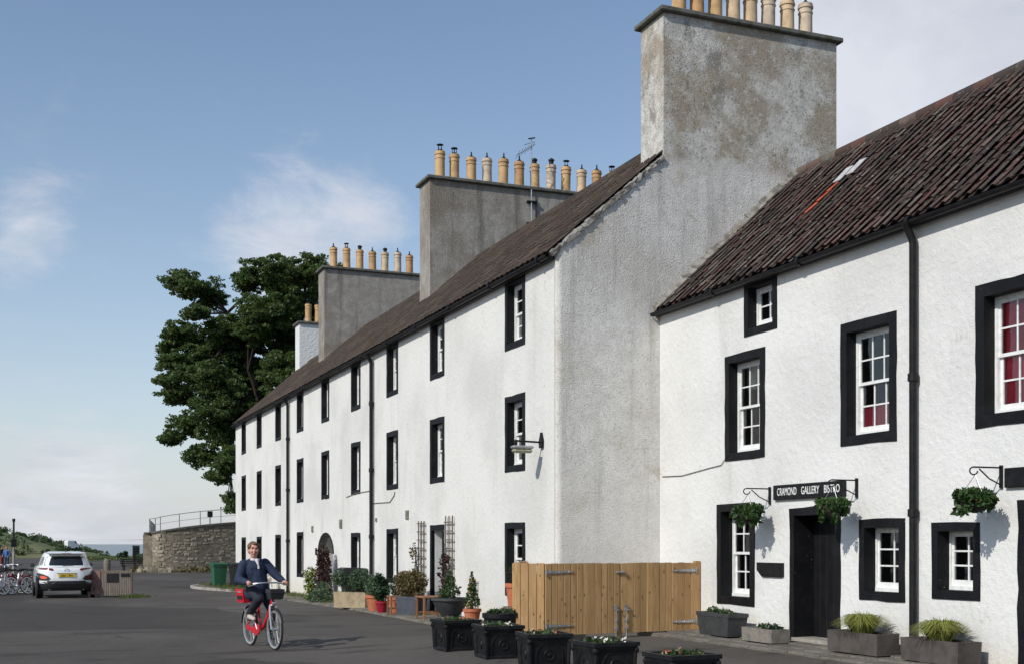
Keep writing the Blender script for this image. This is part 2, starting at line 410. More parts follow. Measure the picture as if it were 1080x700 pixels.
M['dark_planter'] = simple('charcoal_planter', (.045,.048,.050), .6, (.03,.033,.035), 8, .2, 30)
M['soil'] = simple('soil', (.03,.022,.015), 1., (.05,.035,.022), 20, .8, 30)
M['bin_green'] = simple('bin_green', (.012,.095,.045), .5, (.01,.075,.038), 4)
M['bin_black'] = simple('bin_black', (.015,.016,.017), .5)
M['steel'] = simple('galvanised_steel', (.42,.43,.44), .38, (.30,.31,.32), 14, metal=.7)
M['tyre'] = simple('tyre_rubber', (.014,.014,.014), .8)
M['red_paint'] = simple('red_bike_paint', (.50,.012,.025), .3, spec=.6)
M['silver'] = simple('silver_metal', (.62,.62,.62), .3, metal=.8)
M['white_paint'] = simple('white_car_paint', (.74,.76,.77), .18, coat=.6)
M['black_plastic'] = simple('black_plastic', (.022,.023,.025), .5)
M['car_glass'] = simple('dark_car_glass', (.012,.014,.016), .04, spec=.9)
M['tail_red'] = simple('tail_light_red', (.16,.008,.01), .12)
M['amber'] = simple('reflector', (.75,.10,.05), .2)
M['plate'] = simple('yellow_plate', (.68,.48,.04), .45)
M['leaf_tree'] = leafmat('tree_leaves', (.056,.094,.032), (.112,.160,.058), (.078,.118,.042), .5, .40)
M['bark'] = simple('bark', (.028,.024,.019), .95, (.016,.013,.011), 8, .8, 20)
M['leaf_basket'] = leafmat('basket_leaves', (.025,.060,.018), (.055,.105,.03))
M['leaf_grass'] = leafmat('sedge_blades', (.20,.24,.05), (.34,.34,.10), rough=.6, trans=.3)
M['leaf_rosemary'] = leafmat('rosemary_leaves', (.045,.085,.045), (.09,.14,.08))
M['leaf_dark'] = leafmat('dark_leaves', (.012,.032,.014), (.03,.065,.025))
M['leaf_conifer'] = leafmat('conifer_leaves', (.03,.06,.02), (.06,.10,.035))
M['leaf_yellow'] = leafmat('yellow_leaves', (.10,.15,.02), (.22,.26,.04))
M['leaf_purple'] = leafmat('purple_leaves', (.035,.018,.018), (.075,.035,.032))
M['leaf_brownish'] = leafmat('dry_leaves', (.16,.10,.055), (.12,.12,.05))
M['leaf_hill'] = leafmat('scrub_leaves', (.045,.075,.028), (.085,.115,.05))
M['flower_white'] = leafmat('white_petals', (.75,.72,.66), (.55,.5,.42), trans=.1)
M['flower_mix'] = leafmat('mixed_petals', (.5,.06,.05), (.55,.45,.35), trans=.1)
def wood(name, c1, c2, knots=True):
    m, nt, b = new_mat(name); k = NB(nt); v = k.pos()
    r = k.rand(); n = nt.nodes.new('ShaderNodeVectorMath'); n.operation = 'ADD'; nt.links.new(v, n.inputs[0])
    cb = nt.nodes.new('ShaderNodeCombineXYZ'); nt.links.new(k.math('MULTIPLY', r, 17.), cb.inputs[2]); nt.links.new(cb.outputs[0], n.inputs[1])
    vv = n.outputs[0]
    g = k.noise(k.map(vv, (22, 22, 1.6)), 1.0, 5, .65, .8)
    c = k.mix(k.ramp(g, .35, .68), c1, c2)
    c = k.mix(k.math('MULTIPLY', r, .55), c, k.mix(.6, c, (.12,.055,.018)))
    if knots:
        kn = k.voro(k.map(vv, (6.5, 6.5, 3.6)), 1.5)
        c = k.mix(k.ramp(kn, .07, .20, .85, 0), c, (.085,.035,.012))
        c = k.mix(k.ramp(k.noise(vv, 2.2, 4, .6), .5, .7, 0, .35), c, (.30,.17,.07))
    nt.links.new(c, b.inputs['Base Color']); b.inputs['Roughness'].default_value = .75
    nt.links.new(k.bump(g, .3, .006), b.inputs['Normal']); return m
M['pine'] = wood('new_pine', (.52,.33,.15), (.39,.225,.09))
M['grey_wood'] = wood('weathered_wood', (.20,.175,.145), (.12,.10,.085), False)
M['teak'] = wood('stool_wood', (.33,.15,.07), (.22,.10,.05), False)
def asphalt():
    m, nt, b = new_mat('asphalt'); k = NB(nt); v = k.pos()
    big = k.noise(k.map(v, (.5, .22, 1)), .55, 6, .6, .6); med = k.noise(v, 1.1, 6, .62); fin = k.noise(v, 55, 3, .7)
    c = k.mix(k.ramp(big, .36, .66), (.076,.067,.059), (.114,.102,.089))
    c = k.mix(k.ramp(med, .58, .74, 0, .55), c, (.045,.043,.042))
    c = k.mix(k.ramp(fin, .5, .72, 0, .5), c, (.15,.14,.128))
    # trodden pale wear along the wheel tracks, dark tar seams
    c = k.mix(k.ramp(k.noise(k.map(v, (.9, .12, 1), (4,0,0)), .8, 5, .6), .56, .72, 0, .5), c, (.110,.101,.090))
    c = k.mix(k.ramp(k.noise(v, 3.4, 4, .7), .66, .70, 0, .4), c, (.05,.047,.046))
    c = k.mix(k.ramp(k.noise(v, 8, 6, .78), .42, .64, 0, .30), c, (.036,.033,.030))
    c = k.mix(k.ramp(k.noise(k.map(v, (1,1,1), (7,1,0)), 17, 5, .8), .56, .68, 0, .35), c, (.17,.155,.138))
    wv = nt.nodes.new('ShaderNodeVectorMath'); wv.operation = 'ADD'; nt.links.new(v, wv.inputs[0])
    nz = nt.nodes.new('ShaderNodeTexNoise'); nz.inputs['Scale'].default_value = 1.7; nz.inputs['Detail'].default_value = 5; nt.links.new(v, nz.inputs['Vector'])
    sc_ = nt.nodes.new('ShaderNodeVectorMath'); sc_.operation = 'SCALE'; sc_.inputs['Scale'].default_value = .9; nt.links.new(nz.outputs['Color'], sc_.inputs[0]); nt.links.new(sc_.outputs[0], wv.inputs[1])
    crack = k.voro(k.map(wv.outputs[0], (.33, .2, .2)), 1.0, 'DISTANCE_TO_EDGE')
    c = k.mix(k.math('MULTIPLY', k.ramp(crack, .003, .011, .7, 0), k.ramp(k.noise(v, .35, 3, .5), .48, .6)), c, (.03,.028,.026))
    pv = nt.nodes.new('ShaderNodeTexVoronoi'); pv.distance = 'CHEBYCHEV'; pv.inputs['Scale'].default_value = 1.0; nt.links.new(k.map(wv.outputs[0], (.16, .11, .01), (3.3, 1.2, 0)), pv.inputs['Vector'])
    sx = nt.nodes.new('ShaderNodeSeparateColor'); nt.links.new(pv.outputs['Color'], sx.inputs[0])
    c = k.mix(k.ramp(sx.outputs[0], .60, .64, 0, .55), c, (.040,.037,.034))
    c = k.mix(k.ramp(sx.outputs[1], .74, .78, 0, .35), c, (.115,.105,.094))
    c = k.mix(k.ramp(k.noise(k.map(v, (.35, 1.1, 1), (9,2,0)), .9, 5, .6), .54, .66, 0, .75), c, (.040,.037,.034))
    nt.links.new(c, b.inputs['Base Color']); b.inputs['Roughness'].default_value = .9; b.inputs['Specular IOR Level'].default_value = .25
    nt.links.new(k.bump(k.math('ADD', fin, k.math('MULTIPLY', med, .8)), .8, .02), b.inputs['Normal']); return m
M['asphalt'] = asphalt()
M['paving'] = varied('worn_paving', [(.13,.115,.095),(.17,.155,.13),(.11,.10,.085),(.20,.18,.15)], .9, .5, 25)
M['verge'] = simple('gravelly_verge', (.16,.145,.12), 1., (.085,.08,.06), 2.5, .7, 30)
M['grass'] = leafmat('grass_blades', (.05,.085,.02), (.10,.13,.035), (.13,.12,.05))
def stone_mat():
    m, nt, b = new_mat('rubble_stone'); k = NB(nt); v = k.pos()
    n = nt.nodes.new('ShaderNodeValToRGB'); nt.links.new(k.rand(), n.inputs[0]); el = n.color_ramp.elements
    cols = [(.27,.225,.165),(.36,.31,.225),(.20,.17,.13),(.32,.27,.20),(.42,.37,.29),(.24,.205,.16)]
    while len(el) < len(cols): el.new(.5)
    for i, c in enumerate(cols): el[i].position = i/(len(cols)-1); el[i].color = tuple(c)+(1,)
    c = k.mix(k.ramp(k.noise(v, .5, 5, .65), .45, .68, 0, .7), n.outputs[0], (.115,.105,.075))
    c = k.mix(k.ramp(k.noise(v, 6, 5, .7), .55, .72, 0, .5), c, (.10,.09,.07))
    nt.links.new(c, b.inputs['Base Color']); b.inputs['Roughness'].default_value = .95
    nt.links.new(k.bump(k.noise(v, 9, 5, .65), .8, .05), b.inputs['Normal']); return m
M['rubble'] = stone_mat()
M['lime_core'] = simple('lime_mortar', (.22,.19,.14), .95, (.14,.12,.09), 3, .6, 20)
M['hill'] = simple('hill_grass', (.085,.115,.038), 1., (.15,.15,.07), .12, .5, 3, lo=.4, hi=.62)
def watermat():
    m, nt, b = new_mat('sea_water'); k = NB(nt)
    b.inputs['Base Color'].default_value = (.012,.030,.045,1); b.inputs['Roughness'].default_value = .22
    v = k.pos(); nt.links.new(k.bump(k.noise(k.map(v, (1,.5,1)), .35, 6, .6), .7, .5), b.inputs['Normal']); return m
M['water'] = watermat()
M['skin'] = simple('skin', (.58,.31,.235), .5, (.50,.25,.19), 14, obj=True)
M['hair_brown'] = simple('brown_hair', (.15,.075,.038), .6, (.085,.042,.022), 30, .4, 60, obj=True)
M['navy'] = simple('navy_jacket', (.014,.027,.066), .85, (.010,.019,.046), 7, .5, 12, obj=True, bdist=.03)
M['dark_navy'] = simple('dark_navy_trousers', (.012,.017,.030), .85, (.009,.012,.022), 7, .5, 10, obj=True, bdist=.03)
M['scarf'] = simple('pale_scarf', (.70,.66,.66), .9, (.45,.40,.45), 30, obj=True)
M['shoe'] = simple('pale_shoe', (.45,.40,.36), .6, obj=True)
M['blue_cloth'] = simple('blue_jacket', (.06,.13,.33), .8, obj=True)
M['dark_cloth'] = simple('black_cloth', (.012,.012,.014), .85, obj=True)
M['red_cloth'] = simple('dark_red_cloth', (.16,.02,.02), .85, obj=True)
M['denim'] = simple('denim', (.05,.07,.12), .9, obj=True)
M['white_enamel'] = simple('white_enamel', (.8,.8,.78), .4)
M['lamp_glass'] = simple('lamp_lens', (.40,.39,.27), .3, (.28,.27,.18), 12)
M['iron_rail'] = simple('weathered_rail', (.16,.16,.165), .6, (.10,.10,.10), 9)
M['kerb'] = simple('pale_kerb_stone', (.34,.32,.28), .95, (.22,.20,.17), 4, .5, 25)
M['pink_board'] = simple('faded_pink_board', (.22,.12,.105), .85, (.16,.09,.08), 5)

# ------------------------------------------------------------------ ground
def lerp(x, tab):
    for (a, va), (b, vb) in zip(tab, tab[1:]):
        if x <= b: return va + (vb - va) * max(0, min(1, (x - a) / (b - a)))
    return tab[-1][1]
def sstep(a, b, x):
    t = max(0, min(1, (x - a) / (b - a))); return t * t * (3 - 2 * t)
def G(x, y):
    z = lerp(y, [(-80,.10),(12,.105),(18,.09),(22,.04),(30,-.02),(45,-.14),(60,-.21),(90,-.27),(150,-.36),(205,-.5),(216,-1.1),(250,-6),(400,-14)])
    z += .045 * sstep(8.4, 9.9, x) * (1 - sstep(17.5, 19.5, y)) - .095 * (1 - sstep(4.2, 5.6, x)) * sstep(13, 17, y) * (1 - sstep(19, 24, y))
    return z
def ground():
    xs = [-3000,-900,-300,-120,-60,-40] + [i * 1.5 for i in range(-20, 21)] + [34,40,60,120,300,900,3000]
    ys = [-900,-200,-60,-20] + [i * 1.5 for i in range(-8, 48)] + [75,80,85,90,100,110,120,135,150,170,190,200,205,210,216,225,235,250,400]
    v = [(x, y, G(x, y)) for y in ys for x in xs]; n = len(xs)
    f = [(j*n+i, j*n+i+1, (j+1)*n+i+1, (j+1)*n+i) for j in range(len(ys)-1) for i in range(n-1)]
    tag(MB().add(v, f).build('ground', M['asphalt'], smooth='all'), kind='structure')
ground()
tag(MB().add([(-9000,205,-3.2),(9000,205,-3.2),(9000,15000,-3.2),(-9000,15000,-3.2)], [(0,1,2,3)]).build('sea', M['water']), kind='structure')

def vnoise(x, y, s=0):
    return (math.sin(x*.131+s)*math.cos(y*.117-s*.7) + .5*math.sin(x*.31+y*.23+s*2) + .3*math.sin(x*.71-y*.53+s))/1.8
def hill_h(x, y):
    # long grassy mound across the car park, running off to the left
    e = sstep(20, -2, x) * sstep(196, 212, y) * (1 - sstep(232, 262, y))
    hgt = 2.5 + 1.0 * sstep(10, -8, x) + .75 * vnoise(x*1.6, y*1.6, 3)
    return -.75 + e * (hgt + .75)
def hill():
    xs = [i * 1.5 for i in range(-60, 16)]; ys = [190 + i * 1.6 for i in range(48)]
    v = [(x, y, hill_h(x, y) - (.6 if y < 193 or y > 263 else 0)) for y in ys for x in xs]; n = len(xs)
    f = [(j*n+i, j*n+i+1, (j+1)*n+i+1, (j+1)*n+i) for j in range(len(ys)-1) for i in range(n-1)]
    tag(MB().add(v, f).build('grassy_hill', M['hill'], smooth='all'), kind='structure')
hill()
def leaf_quads(centers, sizes, rng, up=.35, asp=.6):
    k = len(centers)
    n = rng.normal(size=(k, 3)); n[:, 2] += up; n /= np.linalg.norm(n, axis=1)[:, None]
    a = np.cross(n, rng.normal(size=(k, 3))); a /= np.linalg.norm(a, axis=1)[:, None]
    b = np.cross(n, a); s = np.asarray(sizes)[:, None]
    q = np.stack([centers - a*s, centers + b*s*asp - a*s*.1, centers + a*s, centers - b*s*asp - a*s*.1], axis=1)
    return q
def ball_pts(rng, k, c, rad, shell=.5):
    d = rng.normal(size=(k, 3)); d /= np.linalg.norm(d, axis=1)[:, None]
    r = (shell + (1 - shell) * rng.random(k) ** .6)[:, None]
    return np.asarray(c) + d * r * np.asarray(rad)
def scrub():
    rng = np.random.default_rng(5); mb = MB(); 
    for i in range(300):
        x = rng.uniform(-55, 15); y = rng.uniform(200, 235); z = hill_h(x, y)
        if z < -.2: continue
        r = rng.uniform(.35, 1.1) * (1.25 if rng.random() < .2 else .8)
        p = ball_pts(rng, int(50 + 60 * r), (x, y, z + r * .3), (r * 1.3, r * 1.3, r * .7))
        mb.quads(leaf_quads(p, rng.uniform(.12, .3, len(p)), rng))
    tag(mb.build('hill_scrub', M['leaf_hill']), 'dark green bushes and scrub covering the far grassy hill', 'scrub', kind='stuff')
scrub()

# ------------------------------------------------------------------ wall and window builders (front walls face -X)
def wall_front(mb, X, y0, y1, z0, z1, holes):
    ys = sorted({y0, y1} | {h[0] for h in holes} | {h[1] for h in holes}); zs = sorted({z0, z1} | {h[2] for h in holes} | {h[3] for h in holes})
    for a, b in zip(ys, ys[1:]):
        for c, d in zip(zs, zs[1:]):
            m = ((a+b)/2, (c+d)/2)
            if any(h[0] < m[0] < h[1] and h[2] < m[1] < h[3] for h in holes): continue
            mb.add([(X,b,c),(X,a,c),(X,a,d),(X,b,d)], [(0,1,2,3)])
def ring(y0, y1, z0, z1, step=.22):
    pts = []
    def seg(a, b):
        n = max(1, int(max(abs(b[0]-a[0]), abs(b[1]-a[1])) / step))
        for i in range(n): pts.append((a[0]+(b[0]-a[0])*i/n, a[1]+(b[1]-a[1])*i/n))
    c = [(y0,z0),(y1,z0),(y1,z1),(y0,z1)]
    for i in range(4): seg(c[i], c[(i+1)%4])
    return pts
def surround(X, y0, y1, z0, z1, mg, depth, rg, wob=.009, proud=.014, bottom=True):
    "painted margin round an opening, wobbly like hand-painted stone, and its reveals"
    mb = MB(); inn = ring(y0+mg, y1-mg, z0+(mg if bottom else 0), z1-mg)
    out = []
    n = len(inn); cy, cz = (y0+y1)/2, (z0+z1)/2; hy, hz = (y1-y0)/2-mg, (z1-z0)/2-mg
    for (a, b) in inn:
        oa = y0 if abs(a-(y0+mg)) < 1e-6 else (y1 if abs(a-(y1-mg)) < 1e-6 else a)
        ib = z0+(mg if bottom else 0)
        ob = z0 if abs(b-ib) < 1e-6 else (z1 if abs(b-(z1-mg)) < 1e-6 else b)
        out.append((oa + rg.uniform(-wob, wob), ob + rg.uniform(-wob, wob)))
    vs_ = []
    for q in range(n): vs_.append((X+.03, out[q][0], out[q][1]))
    for q in range(n): vs_.append((X-proud, out[q][0], out[q][1]))
    jit = [(a + rg.uniform(-.004,.004), b + rg.uniform(-.004,.004)) for a, b in inn]
    for q in range(n): vs_.append((X-proud-.002, jit[q][0], jit[q][1]))
    for q in range(n): vs_.append((X+depth, inn[q][0], inn[q][1]))
    fs = []
    for q in range(n):
        p = (q+1) % n
        for L_ in range(3): fs.append((L_*n+q, L_*n+p, (L_+1)*n+p, (L_+1)*n+q))
    return mb.add(vs_, fs)
def sash_window(bld, X, y0, y1, z0, z1, mg=.13, depth=.2, cols=3, rows=2, double=True, panes=True, blind=None, rg=None, room=.55):
    """window part: black margin; sub-parts: sash frames, glazing bars, panes, blind"""
    rg = rg or rnd
    w = surround(X, y0, y1, z0, z1, mg, depth+.02, rg).build('window', M['black'], bld)
    a0, a1, b0, b1 = y0+mg, y1-mg, z0+mg, z1-mg
    xs = X + depth - .045
    # box frame
    fr = MB(); ft = .045 if depth < .21 else .026
    fr.box((xs-.005, a0, b0), (xs+.10, a0+ft, b1)); fr.box((xs-.005, a1-ft, b0), (xs+.10, a1, b1))
    fr.box((xs-.004, a0+ft, b1-ft), (xs+.10, a1-ft, b1)); fr.box((xs-.03, a0+ft, b0), (xs+.10, a1-ft, b0+.05))
    fr.build('frame', M['white_wood'], w)
    a0 += ft; a1 -= ft; b0 += .05; b1 -= ft
    sashes = [(b0, b1, xs+.02)] if not double else [(b0, (b0+b1)/2+.02, xs+.045), ((b0+b1)/2-.02, b1, xs+.012)]
    bars_t = .022
    for si, (c0, c1, x) in enumerate(sashes):
        st = .042 if depth < .21 else .034; bt = .075 if si == 0 else .042; tt = .042
        s_ = MB()
        s_.box((x, a0, c0), (x+.032, a0+st, c1)); s_.box((x, a1-st, c0), (x+.032, a1, c1))
        s_.box((x+.001, a0+st, c0), (x+.031, a1-st, c0+bt)); s_.box((x+.001, a0+st, c1-tt), (x+.031, a1-st, c1))
        so = s_.build('sash', M['white_wood'], w)
        ya, yb, za, zb = a0+st, a1-st, c0+bt, c1-tt
        bar = MB()
        for i in range(1, cols):
            yy = ya + (yb-ya)*i/cols; bar.box((x+.004, yy-bars_t/2, za), (x+.028, yy+bars_t/2, zb))
        for j in range(1, rows):
            zz = za + (zb-za)*j/rows
            for i in range(cols):
                p = ya + (yb-ya)*i/cols + (bars_t/2 if i else 0); q = ya + (yb-ya)*(i+1)/cols - (bars_t/2 if i < cols-1 else 0)
                bar.box((x+.005, p, zz-bars_t/2), (x+.027, q, zz+bars_t/2))
        bar.build('glazing_bars', M['white_wood'], w)
        if panes:
            for i in range(cols):
                for j in range(rows):
                    p0 = ya+(yb-ya)*i/cols; p1 = ya+(yb-ya)*(i+1)/cols; q0 = za+(zb-za)*j/rows; q1 = za+(zb-za)*(j+1)/rows
                    ti = rg.uniform(-.0035, .0035); tj = rg.uniform(-.0035, .0035)
                    MB().add([(x+.016+ti,p0,q0),(x+.016-ti,p1,q0),(x+.016-ti+tj,p1,q1),(x+.016+ti+tj,p0,q1)], [(3,2,1,0)]).build('pane', M['glass'], w)
        else:
            MB().add([(x+.016,ya,za),(x+.016,yb,za),(x+.016,yb,zb),(x+.016,ya,zb)], [(3,2,1,0)]).build('pane', M['glass'], w)
    xb = xs + (.085 if blind and blind[0] == 'red' else .16)
    if blind:
        kind, f0, f1, g0, g1 = blind
        mb = MB(); n = 14; m_ = M['red_blind'] if kind == 'red' else M['curtain']
        yy0, yy1 = a0+(a1-a0)*f0, a0+(a1-a0)*f1; zz0, zz1 = b0+(b1-b0)*g0, b0+(b1-b0)*g1
        for i in range(n):
            p, q = yy0+(yy1-yy0)*i/n, yy0+(yy1-yy0)*(i+1)/n; d = .018
            mb.add([(xb+d*(i%2),p,zz0),(xb+d*((i+1)%2),q,zz0),(xb+d*((i+1)%2),q,zz1),(xb+d*(i%2),p,zz1)], [(0,1,2,3)])
        mb.build('blind' if kind == 'red' else 'curtain', m_, w)
    # dark room behind
    r = MB(); e = .06
    r.add([(xs+.09,a0-e,b0-e),(xs+.09,a1+e,b0-e),(xs+.09,a1+e,b1+e),(xs+.09,a0-e,b1+e),(xs+room+.3,a0-.3,b0-.2),(xs+room+.3,a1+.3,b0-.2),(xs+room+.3,a1+.3,b1+.2),(xs+room+.3,a0-.3,b1+.2)],
          [(4,5,6,7),(0,1,5,4),(1,2,6,5),(2,3,7,6),(3,0,4,7)])
    r.build('room_recess', M['dark_room'], w)
    return w
def drainpipe(bld, X, y, z0, z1, r=.05):
    p = MB(); p.tube([(X-r-.03, y, z0), (X-r-.03, y, z1-.25), (X-r-.05, y, z1-.18), (X-r-.16, y, z1)], r, 10)
    o = p.build('drainpipe', M['iron'], bld, True)
    z = z0 + .1
    while z < z1 - .3:
        MB().lathe([(r+.001,-.05),(r+.018,-.05),(r+.018,.05),(r+.001,.05)], (X-r-.03, y, z), 10, close=True).build('collar', M['iron'], o, True)
        z += 1.75
    return o
def gutter(bld, X, y0, y1, z, r=.065):
    mb = MB(); n = 7
    ys = [y0, y1]; vs_ = []
    for y in ys:
        for k in range(n+1):
            a = PI + PI*k/n; vs_.append((X + r*math.cos(a), y, z + r*math.sin(a)))
        for k in range(n, -1, -1):
            a = PI + PI*k/n; vs_.append((X + (r-.012)*math.cos(a), y, z + (r-.012)*math.sin(a)))
    m = 2*(n+1)
    mb.add(vs_, [(k, (k+1)%m, m+(k+1)%m, m+k) for k in range(m)] + [tuple(range(m-1,-1,-1)), tuple(range(m, 2*m))])
    o = mb.build('gutter', M['iron'], bld, True)
    y = y0 + .4
    while y < y1:
        MB().lathe([(r+.001,-.035),(r+.014,-.035),(r+.014,.035),(r+.001,.035)], (X, y, z-.004), 12, 'y', close=True).build('joint', M['iron'], o, True); y += 2.4
    return o
def pantile_unit(w=.25, l=.36, t=.016):
    q_ = w/.25
    "one S-shaped tile: x up the slope, y along the eaves, z out of the roof"
    prof = [(a_*q_, b_) for a_, b_ in ((-.026,.036),(.0,.052),(.05,.044),(.10,.018),(.16,.0),(.22,-.004),(.262,.0))]
    n = len(prof); vs_ = []
    for x, dz in ((0, .022), (l, .0)):
        for a, b in prof: vs_.append((x, a, b + dz))
    for a, b in prof: vs_.append((.004, a, b + .022 - t))
    f = [(i, n+i, n+i+1, i+1) for i in range(n-1)] + [(0, 2*n, n)] + [(i, i+1, 2*n+i+1, 2*n+i) for i in range(n-1)]
    return vs_, f

# ------------------------------------------------------------------ the long terrace
TX, TY0, TY1 = 8.8, 19.72, 53.4
TRX, TAN = 11.8, .88
TBX = 16.2
TEZ = 6.80; TBZ = 6.80 + 3.0 * .88 - 4.4 * .88; TRZ = TEZ + (TRX - TX) * TAN
ter = empty('terraced_row', (TX, TY0, 0), 'long white three-storey terrace with black-edged windows and grey gable end', 'building', world=True)
TCOL = [21.13,25.76,29.3,32.87,36.48,40.05,43.72,47.42,50.88]
def build_terrace():
    rg = random.Random(3)
    holes = []; wins = []
    for i, y in enumerate(TCOL):
        w = 1.0
        wins.append((y, y+w, 5.36, 6.70, i, 2)); wins.append((y, y+w, 3.02, 4.47, i, 1))
        if i in (1, 4): continue
        wins.append((y, y+w, [.66,0,.68,.62,0,.55,.45,.42,.40][i], [2.06,0,2.03,1.96,0,2.04,1.98,1.93,1.92][i], i, 0))
    for y0, y1, z0, z1, i, r in wins: holes.append((y0+.03, y1-.03, z0+.03, z1-.03))
    dz0, dz1 = -.3, 2.08
    holes.append((25.79, 26.73, dz0, 2.05)); holes.append((35.93, 37.93, dz0, 1.96))
    mb = MB(); wall_front(mb, TX, TY0+.07, TY1, -.8, TEZ+.06, holes)
    mb.build('front_wall', M['white_terrace'], ter)
    # far gable and back wall
    mb = MB(); poly = [(TX,-.8),(TX,TEZ),(TRX,TRZ-.05),(TBX,TBZ),(TBX,-.8)]
    mb.add([(a, TY1, b) for a, b in poly], [(4,3,2,1,0)])
    mb.add([(TBX,TY0,-.8),(TBX,TY1,-.8),(TBX,TY1,TBZ),(TBX,TY0,TBZ)], [(0,1,2,3)])
    mb.build('rear_wall', M['white_terrace'], ter)
    # near gable, rounded corner
    mb = MB(); r = .11; arc = [(TX + r - r*math.cos(a), TY0 + r - r*math.sin(a)) for a in [PI/2*k/6 for k in range(7)]]
    arc[0] = (TX, TY0+.071)
    for (x0, y0), (x1, y1) in zip(arc, arc[1:]): mb.add([(x0,y0,-.8),(x1,y1,-.8),(x1,y1,TEZ+.06),(x0,y0,TEZ+.06)], [(0,1,2,3)])
    gx = TX + r
    # gable face in strips so its outline wavers like old harling
    xs = sorted([gx + (TBX-gx)*i/28 for i in range(29)] + [10.931, 10.932, 14.718, 14.719])
    def top(x): return (TEZ + (x-TX)*TAN if x < TRX else TRZ - (x-TRX)*TAN) - .03 if not 10.9315 < x < 14.7185 else 8.66
    for a, b in zip(xs, xs[1:]): mb.add([(a,TY0,-.8),(b,TY0,-.8),(b,TY0,top(b)),(a,TY0,top(a))], [(0,1,2,3)])
    mb.build('gable_wall', M['gable'], ter)
    # roof deck
    mb = MB(); e = .10; th = .09
    zx = lambda x: TEZ + (x - TX) * TAN
    A = (TX-e, zx(TX-e)); B = (TRX, TRZ); Cc = (TBX+e, TBZ-e*TAN)
    poly = [A, B, Cc, (Cc[0], Cc[1]-th), (B[0], B[1]-th*1.4), (A[0], A[1]-th)]
    y0, y1 = TY0+.03, TY1+.06
    mb.add([(p[0], y0, p[1]) for p in poly] + [(p[0], y1, p[1]) for p in poly],
           [(0,1,7,6),(1,2,8,7),(2,3,9,8),(3,4,10,9),(4,5,11,10),(5,0,6,11),(5,4,1,0),(4,3,2,1),(6,7,10,11),(7,8,9,10)])
    roof = mb.build('roof', M['pantile_t'], ter)
    # tiles: too small here to pick apart, real geometry in one part
    tv, tf = pantile_unit(); sl = math.atan(TAN); ca, sa = math.cos(sl), math.sin(sl); mb = MB()
    L_ = (TRX - TX + e) / ca; nr = int(L_/.30); nc = int((y1-y0)/.25)
    for j in range(nr+1):
        for i in range(nc):
            du = rg.uniform(-.012,.012); dn = rg.uniform(0,.010); dyw = rg.uniform(-.006,.006)
            if j*.30+.36 > L_+.12: continue
            vs_ = []
            for (u, y, n) in tv:
                uu = u + j*.30 - .05 + du; nn = n + .025 + dn + u*.03
                vs_.append((A[0] + uu*ca - nn*sa, y0 + .02 + y + i*.25 + dyw, A[1] + uu*sa + nn*ca))
            mb.add(vs_, tf)
    tag(mb.build('tiles', M['pantile_t'], roof, True), kind='stuff')
    # ridge
    mb = MB(); y = y0
    while y < y1 - .4:
        mb.tube([(TRX, y, TRZ-.02), (TRX, y+.44, TRZ-.01)], [.13,.12], 8); y += .42
    mb.build('ridge', M['pantile_t'], roof, True)
    # mortar skew along the near verge
    mb = MB(); n = 26
    for i in range(n):
        LM = (10.92-A[0])/ca; u0, u1 = LM*i/n, LM*(i+.96)/n
        pa = Vector((A[0]+u0*ca, 0, A[1]+u0*sa)); pb = Vector((A[0]+u1*ca, 0, A[1]+u1*sa))
        o0 = rg.uniform(.05,.085); nrm = Vector((-sa,0,ca))
        q = []
        for p in (pa, pb):
            for yy, hh in ((TY0-.035, -.05), (TY0-.03, .015), (TY0+.08, o0-.02), (TY0+.08, -.02)):
                q.append(p + nrm*(hh+rg.uniform(-.02,.02)) + Vector((0, yy + rg.uniform(-.025,.012), 0)))
        mb.add(q, [(0,1,5,4),(1,2,6,5),(2,3,7,6),(3,0,4,7),(3,2,1,0),(4,5,6,7)])
    mb.build('verge_mortar', M['mortar'], roof)
    # wallhead board under the tiles and gutter
    MB().box((TX-.085, TY0+.05, TEZ-.17), (TX-.012, TY1, TEZ-.09)).build('wallhead_board', M['iron'], ter)
    gutter(ter, TX-.155, TY0+.02, TY1, TEZ-.115, .06)
    for y in (31.5, 42.2): drainpipe(ter, TX, y, G(TX, y)+.02, TEZ-.15)
    # windows
    for y0, y1, z0, z1, i, r in wins:
        bl = rg.choice([('c', 0, .45, 0, 1), ('c', 0, 1, 0, .6), ('c', .6, 1, 0, 1), None, ('c', 0, 1, .5, 1), None])
        sash_window(ter, TX, y0, y1, z0, z1, .12, .19, 2, 2, True, i < 2, bl, rg)
    # square-headed door with black margin, set-back pale door
    d = surround(TX, 25.76, 26.76, -.05, 2.08, .13, .06, rg, bottom=False).build('doorway', M['black'], ter)
    mb = MB(); mb.add([(TX+.06,25.89,0),(TX+.06,25.89,1.95),(TX+.06,26.63,1.95),(TX+.06,26.63,0),(TX+.42,25.89,0),(TX+.42,25.89,1.95),(TX+.42,26.63,1.95),(TX+.42,26.63,0)], [(0,1,5,4),(1,2,6,5),(2,3,7,6)]); mb.build('jamb', M['white_wood'], d)
    mb = MB(); mb.box((TX+.36, 25.88, 0), (TX+.42, 26.64, 1.95)); mb.build('door', M['dark_planter'], d)
    mb = MB()
    for a, b in ((.15,.85),(1.0,1.75)):
        for p, q in ((25.97,26.23),(26.29,26.55)): mb.cbox((TX+.345,p,a),(TX+.362,q,b),.008)
    mb.build('door_panels', M['dark_planter'], d)
    MB().box((TX+.02,25.9,.0),(TX+.3,26.62,.09)).build('threshold', M['kerb'], d)
    # arched doorway
    yc, hw, sp = 36.93, .95, 1.36
    n = 10; arcp = [(yc + hw*math.cos(a), sp + .56*math.sin(a)) for a in [PI*k/n for k in range(n+1)]]
